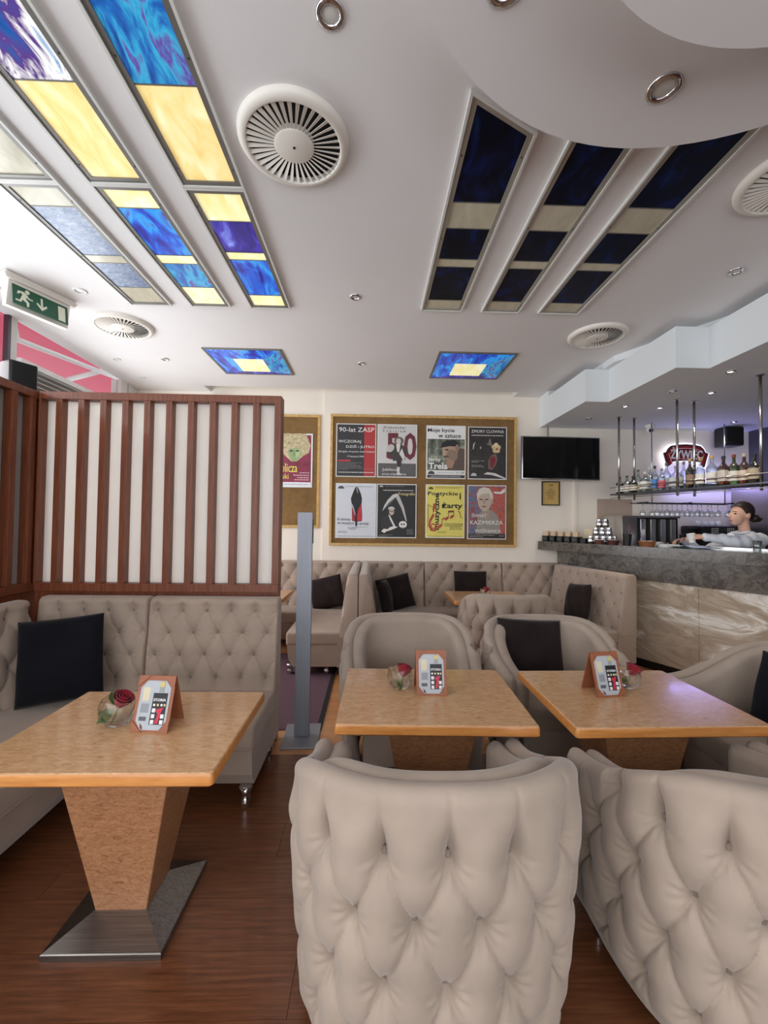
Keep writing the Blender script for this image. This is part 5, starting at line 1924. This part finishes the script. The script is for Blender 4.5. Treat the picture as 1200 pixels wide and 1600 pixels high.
# ------------------------------------------------------------------ bartender
def limb(mb, pts, radii, seg=12, n=5):
    """smooth tapering limb along pts with rounded ends"""
    P = [Vector(p) for p in pts]
    out, rr = [], []
    for i in range(len(P) - 1):
        p0, p1, p2, p3 = P[max(0, i - 1)], P[i], P[i + 1], P[min(len(P) - 1, i + 2)]
        for k in range(n):
            t = k / n
            out.append(0.5 * ((2 * p1) + (p2 - p0) * t + (2 * p0 - 5 * p1 + 4 * p2 - p3) * t * t + (3 * p1 - p0 - 3 * p2 + p3) * t ** 3))
            rr.append(radii[i] + (radii[i + 1] - radii[i]) * ss(0, 1, t))
    out.append(P[-1])
    rr.append(radii[-1])
    mb.tube(out, rr, seg)
    mb.ball(tuple(P[0]), radii[0], radii[0], radii[0])
    mb.ball(tuple(P[-1]), radii[-1], radii[-1], radii[-1])


def torso(mb, rings):
    rows = []
    for (x, y, z, rx, ry) in rings:
        rows.append([(x + rx * cos(2 * pi * k / 20), y + ry * sin(2 * pi * k / 20), z) for k in range(20)])
    mb.grid(rows, close_u=True)
    mb.f.append(tuple(len(mb.v) - 20 * len(rows) + k for k in range(20))[::-1])
    mb.f.append(tuple(len(mb.v) - 20 + k for k in range(20)))


def remeshed(mb, voxel, smooth_it=4):
    me = bpy.data.meshes.new('tmp')
    me.from_pydata(mb.v, [], mb.f)
    ob = bpy.data.objects.new('tmp', me)
    COL.objects.link(ob)
    r = ob.modifiers.new('r', 'REMESH')
    r.mode = 'VOXEL'
    r.voxel_size = voxel
    r.use_smooth_shade = True
    s = ob.modifiers.new('s', 'SMOOTH')
    s.factor = 0.5
    s.iterations = smooth_it
    dg = bpy.context.evaluated_depsgraph_get()
    out = bpy.data.meshes.new_from_object(ob.evaluated_get(dg))
    bpy.data.objects.remove(ob)
    out.materials.clear()
    return out


plain('skin', (214, 168, 146), rough=0.55, vary=0.04)
plain('shirt', (214, 216, 224), rough=0.85, vary=0.03, scale=12, bump=0.3, bscale=30)
plain('hair', (38, 24, 20), rough=0.5, vary=0.25, scale=40)
plain('trousers', (30, 30, 36), rough=0.85)
plain('lips', (176, 96, 92), rough=0.5)

per = thing('person', 'bartender in a white long-sleeved shirt, dark hair tied back, reaching across the bar', 'person', (3.78, 4.24, 0))
# local frame: faces -X, left arm on the viewer's side (-Y)
HC = Vector((-0.075, -0.05, 1.632))        # head centre
SHL, SHR = (-0.02, -0.20, 1.375), (0.02, 0.15, 1.375)
EL, WL_, = (-0.27, -0.27, 1.358), (-0.515, -0.135, 1.405)
ER, WR_ = (-0.22, 0.25, 1.22), (-0.45, 0.24, 1.36)
body = MB()
torso(body, [(0.05, 0, 0.86, .10, .15), (0.05, 0, 0.95, .11, .155), (0.04, 0, 1.05, .09, .125), (0.02, -.01, 1.15, .092, .13), (0.0, -.02, 1.28, .10, .15),
             (0.0, -.025, 1.36, .085, .16), (-0.005, -.03, 1.42, .06, .10), (-0.015, -.035, 1.45, .05, .055)])
limb(body, [(-0.005, -.03, 1.40), (-0.025, -.04, 1.48), (-0.045, -.045, 1.56)], [.055, .048, .05])
for (sh_, el_, wr_) in ((SHL, EL, WL_), (SHR, ER, WR_)):
    limb(body, [sh_, tuple((Vector(sh_) + Vector(el_)) / 2), el_, tuple((Vector(el_) + Vector(wr_)) / 2), wr_], [.050, .044, .038, .032, .026])
for sy in (-1, 1):
    limb(body, [(0.05, sy * .085, 0.90), (0.03, sy * .10, 0.50), (0.06, sy * .10, 0.10)], [.085, .058, .04])
    limb(body, [(0.06, sy * .10, 0.06), (-0.09, sy * .11, 0.035)], [.04, .03])
# head: skull, jaw, nose, ear
body.ball(tuple(HC + Vector((0.018, 0, 0.022))), 0.100, 0.074, 0.098, 20, 14)
body.ball(tuple(HC + Vector((-0.040, 0, -0.030))), 0.062, 0.060, 0.080, 18, 12)
body.ball(tuple(HC + Vector((-0.058, 0, -0.082))), 0.036, 0.036, 0.030, 14, 9)
body.tube([HC + Vector((-0.088, 0, 0.022)), HC + Vector((-0.103, 0, -0.002)), HC + Vector((-0.116, 0, -0.024)), HC + Vector((-0.098, 0, -0.034))], [0.009, 0.011, 0.013, 0.012], 8)
body.ball(tuple(HC + Vector((-0.092, 0, -0.056))), 0.014, 0.022, 0.009, 10, 6)
body.ball(tuple(HC + Vector((-0.090, 0, -0.068))), 0.013, 0.020, 0.008, 10, 6)
for sy in (-1, 1):
    body.ball(tuple(HC + Vector((0.022, sy * 0.074, -0.012))), 0.020, 0.009, 0.032, 10, 8)


def hand(wrist, d, up, side):
    """palm and five fingers; d = forward, up = back of hand, side = towards the thumb"""
    w, d, up, side = Vector(wrist), Vector(d).normalized(), Vector(up).normalized(), Vector(side).normalized()
    pc = w + d * 0.045
    for k in range(5):
        q = w + d * (0.01 + 0.018 * k)
        body.tube([q - side * 0.032, q + side * 0.032], 0.014, 8)
    ln = (0.070, 0.078, 0.074, 0.058)
    for i in range(4):
        b = w + d * 0.082 + side * (0.029 - 0.0195 * i)
        l = ln[i]
        p1 = b + d * l * 0.42 - up * 0.006
        p2 = p1 + d * l * 0.25 - up * l * 0.26
        p3 = p2 - up * l * 0.32 - d * 0.004
        body.tube([b - d * 0.02, b, p1, p2, p3], [0.009, 0.0088, 0.008, 0.0075, 0.006], 8)
    b = w + d * 0.025 + side * 0.03
    body.tube([b - side * 0.01, b + side * 0.018 + d * 0.02 - up * 0.008, b + side * 0.022 + d * 0.045 - up * 0.022, b + side * 0.012 + d * 0.06 - up * 0.036], [0.011, 0.011, 0.009, 0.007], 8)


hand(WL_, (-1, 0.35, -0.05), (0.0, -0.5, 0.86), (0, 0.86, 0.5))
hand(WR_, (-1, -0.2, -0.1), (0, 0.3, 0.95), (0, -0.95, 0.3))
link_mesh('body', remeshed(body, 0.0062, 3), 'skin', per, smooth=True)
# shirt
wl2 = tuple(Vector(WL_) - (Vector(WL_) - Vector(EL)).normalized() * 0.02)
wr2 = tuple(Vector(WR_) - (Vector(WR_) - Vector(ER)).normalized() * 0.02)
sb = MB()
torso(sb, [(0.045, 0, 0.90, .135, .175), (0.04, 0, 1.02, .115, .15), (0.02, -.01, 1.15, .112, .15), (0.0, -.02, 1.28, .122, .172),
           (0.0, -.025, 1.36, .108, .185), (-0.005, -.03, 1.42, .080, .125), (-0.015, -.035, 1.455, .064, .070)])
for (sh_, el_, wr_) in ((SHL, EL, wl2), (SHR, ER, wr2)):
    limb(sb, [sh_, tuple((Vector(sh_) + Vector(el_)) / 2), el_, tuple((Vector(el_) + Vector(wr_)) / 2), wr_], [.074, .068, .060, .052, .040])
sme = remeshed(sb, 0.010, 2)
for v in sme.vertices:                      # sleeve and side folds
    x, y, z = v.co
    k = 0.0055 * sin(46 * x + 18 * z) + 0.004 * sin(70 * x - 30 * y + 20 * z)
    v.co = v.co + v.normal * k
link_mesh('shirt', sme, 'shirt', per, smooth=True)
MB().tube([(-0.05 + 0.062 * cos(a * pi / 8), -0.037 + 0.058 * sin(a * pi / 8), 1.452 + 0.012 * cos(a * pi / 8)) for a in range(16)], 0.014, 8, closed=True).build('collar', 'shirt', per, smooth=True)
tb_ = MB()
torso(tb_, [(0.05, 0, 0.80, .12, .17), (0.05, 0, 0.90, .128, .175), (0.045, 0, 0.98, .122, .162)])
for sy in (-1, 1):
    limb(tb_, [(0.05, sy * .085, 0.86), (0.03, sy * .10, 0.50), (0.06, sy * .10, 0.10)], [.10, .075, .062])
link_mesh('trousers', remeshed(tb_, 0.014, 2), 'trousers', per, smooth=True)
for sy in (-1, 1):
    MB().box(-0.15, 0.10, sy * 0.105 - 0.045, sy * 0.105 + 0.045, 0.0, 0.085, 0.03, 3).build('shoe', 'black_plastic', per, smooth=True)
# hair: cap that leaves face and ear free, and a low bun
hb = MB()
hc = HC + Vector((0.026, 0, 0.030))
rows = []
for i in range(21):
    a = pi * i / 20
    r = []
    for k in range(33):
        w = 2 * pi * k / 32
        x, y, z = 0.105 * sin(a) * cos(w), 0.081 * sin(a) * sin(w), 0.103 * cos(a)
        # lower limit rises towards the face
        lim = -0.085 + 0.135 * ss(0.01, -0.085, x) + (0.022 if abs(x + 0.004) < 0.03 else 0.0)
        z = max(z, lim)
        r.append((hc.x + x, hc.y + y, hc.z + z))
    rows.append(r)
hb.grid(rows)
hb.ball((hc.x + 0.118, hc.y, hc.z - 0.070), 0.042, 0.045, 0.040, 14, 10)
hb.tube([(hc.x + 0.13, hc.y, hc.z - 0.075), (hc.x + 0.165, hc.y - 0.01, hc.z - 0.085), (hc.x + 0.185, hc.y - 0.015, hc.z - 0.070)], [0.03, 0.02, 0.008], 8)
hb.build('hair', 'hair', per, smooth=True)
for sy in (-1, 1):
    MB().ball(tuple(HC + Vector((-0.080, sy * 0.031, 0.004))), 0.011, 0.013, 0.007, 10, 6).build('eye', flat(44, 34, 32), per, smooth=True)
    MB().tube([HC + Vector((-0.093, sy * 0.012, 0.022)), HC + Vector((-0.092, sy * 0.030, 0.027)), HC + Vector((-0.078, sy * 0.048, 0.022))], 0.0035, 6).build('eyebrow', 'hair', per, smooth=True)
MB().ball(tuple(HC + Vector((-0.099, 0, -0.062))), 0.008, 0.020, 0.008, 10, 6).build('lips', 'lips', per, smooth=True)
# cup in the hand
o = MB().lathe([(0, 0.002), (0.026, 0), (0.037, 0.085), (0.035, 0.085), (0.024, 0.006)], 18, cap=False) \
    .build('paper_cup', flat(236, 236, 236), None, smooth=40, loc=(3.78 - 0.605, 4.24 - 0.095, 1.348), rot=(0, radians(-12), 0))
tag(o, 'white cup held in the bartender\'s outstretched hand', 'cup')


# ------------------------------------------------------------------ menu holders, glass bowls, roses
def menu_holder(label, x, y, rz):
    t = thing('menu_holder', label, 'menu', (x, y, 0.70), rz, 'tan leather table menus')
    W, H, D = 0.072, 0.192, 0.062
    # folded sheet, front leaning back to the ridge, rear going down again
    th = 0.004
    prof = [(-D, 0), (-D + th * 1.1, 0), (0, H - th * 1.6), (D - th * 1.1, 0), (D, 0), (th * 0.6, H), (-th * 0.6, H)]
    MB().prism(prof, -W, W, 'x').build('leather_stand', 'leather_tan', t)
    ang = math.atan2(D - 0.0024, H)
    L = hypot(D - 0.0024, H)
    M = Matrix.Translation((0, -D - 0.0006, 0)) @ Matrix.Rotation(-ang, 4, 'X')

    def pc(pts, c, k, name):
        q = [(-W + 2 * W * u, L * (1 - v)) for u, v in pts]
        MB().prism(q, -0.0008 * (k + 1), 0.0002, 'y', M).build(name, c if isinstance(c, str) else flat(*c), t)
    pc([(.25, .09), (.75, .09), (.91, .22), (.91, .80), (.75, .955), (.25, .955), (.09, .80), (.09, .22)], (176, 180, 186), 0, 'menu_sheet')
    pc([(.60, .10), (.73, .10), (.73, .30), (.60, .30)], (150, 152, 150), 1, 'bottle_neck')
    pc([(.60, .11), (.73, .11), (.73, .20), (.60, .20)], (206, 186, 110), 2, 'bottle_cap')
    pc([(.46, .31), (.85, .31), (.85, .86), (.46, .86)], (26, 24, 28), 1, 'bottle_label')
    pc([(.17, .21), (.36, .21), (.36, .45), (.17, .45)], (212, 200, 168), 1, 'gold_crest')
    pc([(.17, .50), (.38, .50), (.38, .66), (.17, .66)], (140, 144, 150), 1, 'text_block')
    pc([(.17, .73), (.36, .73), (.36, .80), (.17, .80)], (84, 86, 92), 1, 'stamp')
    pc([(.30, .90), (.22, .84), (.24, .93), (.31, .955)], (110, 60, 44), 1, 'coffee_bean')
    pc([(.58, .60), (.80, .56), (.74, .66), (.70, .84), (.60, .84), (.66, .68)], (196, 40, 66), 3, 'red_ribbon')
    for (u, v) in ((.49, .58), (.49, .68), (.49, .78), (.74, .68), (.74, .78)):
        pc([(u, v), (u + .09, v), (u + .09, v + .07), (u, v + .07)], (226, 224, 226), 2, 'print_square')
    for k, (u, c) in enumerate(((.50, (230, 228, 226)), (.60, (222, 200, 140)), (.70, (230, 228, 226)), (.78, (214, 190, 120)))):
        pc([(u, .50), (u + .05, .50), (u + .05, .54), (u, .54)], c, 2, 'print_square')
    me = text_mesh('STORIA', 2 * W * 0.34, 0.010, 0.0002, 1.0, 0.02)
    for v in me.vertices:
        v.co = M @ Vector((-W + 2 * W * .485 + v.co.x, -0.0026 + v.co.y, L * (1 - .455) + v.co.z))
    link_mesh('lettering', me, flat(236, 236, 236), t)
    # leather corners
    for pts in ([(0, 0), (.3, 0), (0, .2)], [(1, 0), (.7, 0), (1, .2)], [(0, 1), (.3, 1), (0, .8)], [(1, 1), (.7, 1), (1, .8)]):
        pc(pts, 'leather_tan', 3, 'leather_corner')
    return t


menu_holder('tan leather menu stand on the left table', -0.828, 1.708, radians(-4))
menu_holder('tan leather menu stand on the middle table', 0.287, 2.056, radians(0))
menu_holder('tan leather menu stand on the right table', 1.118, 2.042, radians(9))


def crystal_bowl(label, x, y, rz, sc=1.0, z=0.70):
    t = thing('glass_bowl', label, 'bowl', (x, y, z), rz, 'faceted glass bowls')
    rows = []
    n = 9
    for rr_, zz, tw in ((0.020, 0.0, 0), (0.034, 0.004, .5), (0.052, 0.030, 0), (0.056, 0.055, .5), (0.049, 0.082, 0), (0.046, 0.083, 0), (0.050, 0.055, .5), (0.045, 0.030, 0), (0.022, 0.014, .5)):
        rows.append([(sc * rr_ * cos(2 * pi * (k + tw) / n), sc * rr_ * sin(2 * pi * (k + tw) / n), sc * (zz + (0.006 * sin(k * 2.4) if 0.08 < zz else 0))) for k in range(n)])
    mb = MB()
    m = len(rows)
    vs = [p for r in rows for p in r]
    fs = []
    for i in range(m - 1):
        tw0 = (0, .5, 0, .5, 0, 0, .5, 0, .5)
        for k in range(n):
            k2 = (k + 1) % n
            a, b, c, d = i * n + k, i * n + k2, (i + 1) * n + k2, (i + 1) * n + k
            if tw0[i] < tw0[i + 1]:
                fs += [(a, b, d), (b, c, d)]
            elif tw0[i] > tw0[i + 1]:
                fs += [(a, b, c), (a, c, d)]
            else:
                fs.append((a, b, c, d))
    fs.append(tuple(range(n))[::-1])
    fs.append(tuple((m - 1) * n + k for k in range(n)))
    mb.add(vs, fs)
    mb.build('crystal_body', 'bowl_crystal', t)
    return t


m, nt, b = new_mat('bowl_crystal')
N, L = nt.nodes, nt.links
N.remove(b)
gl = N.new('ShaderNodeBsdfGlass')
gl.inputs['IOR'].default_value = 1.45
gl.inputs['Color'].default_value = (0.97, 0.98, 0.98, 1)
tr = N.new('ShaderNodeBsdfTransparent')
tr.inputs[0].default_value = (1, 1, 1, 1)
mx = N.new('ShaderNodeMixShader')
mx.inputs[0].default_value = 0.22
L.new(gl.outputs[0], mx.inputs[1])
L.new(tr.outputs[0], mx.inputs[2])
L.new(mx.outputs[0], N['Material Output'].inputs[0])
plain('rose_red', (150, 14, 40), rough=0.6, vary=0.3, scale=30, Sheen_Weight=0.2)
plain('leaf_green', (74, 104, 50), rough=0.5, vary=0.2, scale=30)
plain('stem_green', (104, 128, 66), rough=0.5)


def petal_mesh(R0, H0, a0, span, flare):
    rows = []
    for i in range(6):
        z = H0 * i / 5
        r = R0 * (0.35 + 0.65 * sin(min(1.0, i / 5 * 0.8 + 0.15) * pi / 1.7)) + flare * (i / 5) ** 3
        rows.append([(r * cos(a0 + span * (j / 6 - .5)), r * sin(a0 + span * (j / 6 - .5)), z + 0.004 * (1 - (j / 3 - 1) ** 2) * (i / 5)) for j in range(7)])
    return rows


def rose(label, bx_, by_, bz, tilt, az, leaves, group='red roses in the glass bowls'):
    """bloom at the origin, stem running down into the bowl"""
    t = thing('rose', label, 'rose', (bx_, by_, bz), 0, group, rot=(0, tilt, az))
    t.scale = (1.35, 1.35, 1.35)
    for lay, (R0, n, H0, fl_) in enumerate(((0.007, 3, 0.036, 0.0), (0.013, 4, 0.036, 0.001), (0.018, 5, 0.034, 0.004), (0.021, 5, 0.030, 0.008))):
        for k in range(n):
            mb = MB().grid(petal_mesh(R0, H0, 2 * pi * k / n + lay * 0.7, 2 * pi / n * 1.35, fl_))
            mb.build('petal', 'rose_red', t, smooth=True)
    MB().lathe([(0.0, -0.004), (0.007, -0.002), (0.011, 0.006), (0.010, 0.012)], 10).build('calyx', 'leaf_green', t, smooth=True)
    MB().tube([(0, 0, 0), (0.002, 0, -0.02), (0.004, 0.002, -0.05)], 0.0028, 6).build('stem', 'stem_green', t, smooth=True)
    for (a, zz, ln, el) in leaves:
        rows = []
        for i in range(7):
            u = i / 6
            wd = 0.017 * sin(pi * (u * 0.92 + 0.04)) * (ln / 0.045)
            rows.append([(0.006 + ln * u, s_ * wd, el * u * ln + 0.004 * (1 - s_ * s_) * -1 - 0.010 * u * u) for s_ in (-1, -.5, 0, .5, 1)])
        M_ = Matrix.Translation((0, 0, zz)) @ Matrix.Rotation(a, 4, 'Z')
        mb = MB()
        mb.grid([[tuple(M_ @ Vector(p)) for p in r] for r in rows])
        mb.build('leaf', 'leaf_green', t, smooth=True)
    return t


crystal_bowl('faceted glass bowl left of the menu on the left table', -0.990, 1.715, 0.3, 1.22)
rose('wilting red rose with leaves leaning out of the bowl on the left table', -0.975, 1.70, 0.778, radians(30), radians(-15), [(2.9, -0.008, 0.045, 0.6), (3.6, -0.026, 0.036, -0.3), (4.4, -0.03, 0.034, -0.3)])
crystal_bowl('faceted glass bowl left of the menu on the middle table', 0.143, 2.085, 0.9, 1.14)
rose('dark red rose sunk in the bowl on the middle table', 0.155, 2.08, 0.762, radians(16), radians(20), [(2.5, -0.02, 0.03, -0.2), (4.2, -0.02, 0.03, -0.1)])
crystal_bowl('faceted glass bowl right of the menu on the right table', 1.275, 2.10, 0.2, 1.14)
rose('red rose leaning from the bowl on the right table', 1.288, 2.095, 0.765, radians(26), radians(-10), [(2.9, -0.016, 0.034, 0.1), (3.8, -0.022, 0.03, -0.2)])
crystal_bowl('small distant glass bowl with a flower on the booth table', 1.235, 4.62, 0.2, 1.1)
rose('tiny distant red rose in the bowl on the booth table', 1.24, 4.62, 0.762, radians(20), 0.4, [(3.0, -0.02, 0.03, 0.1)])
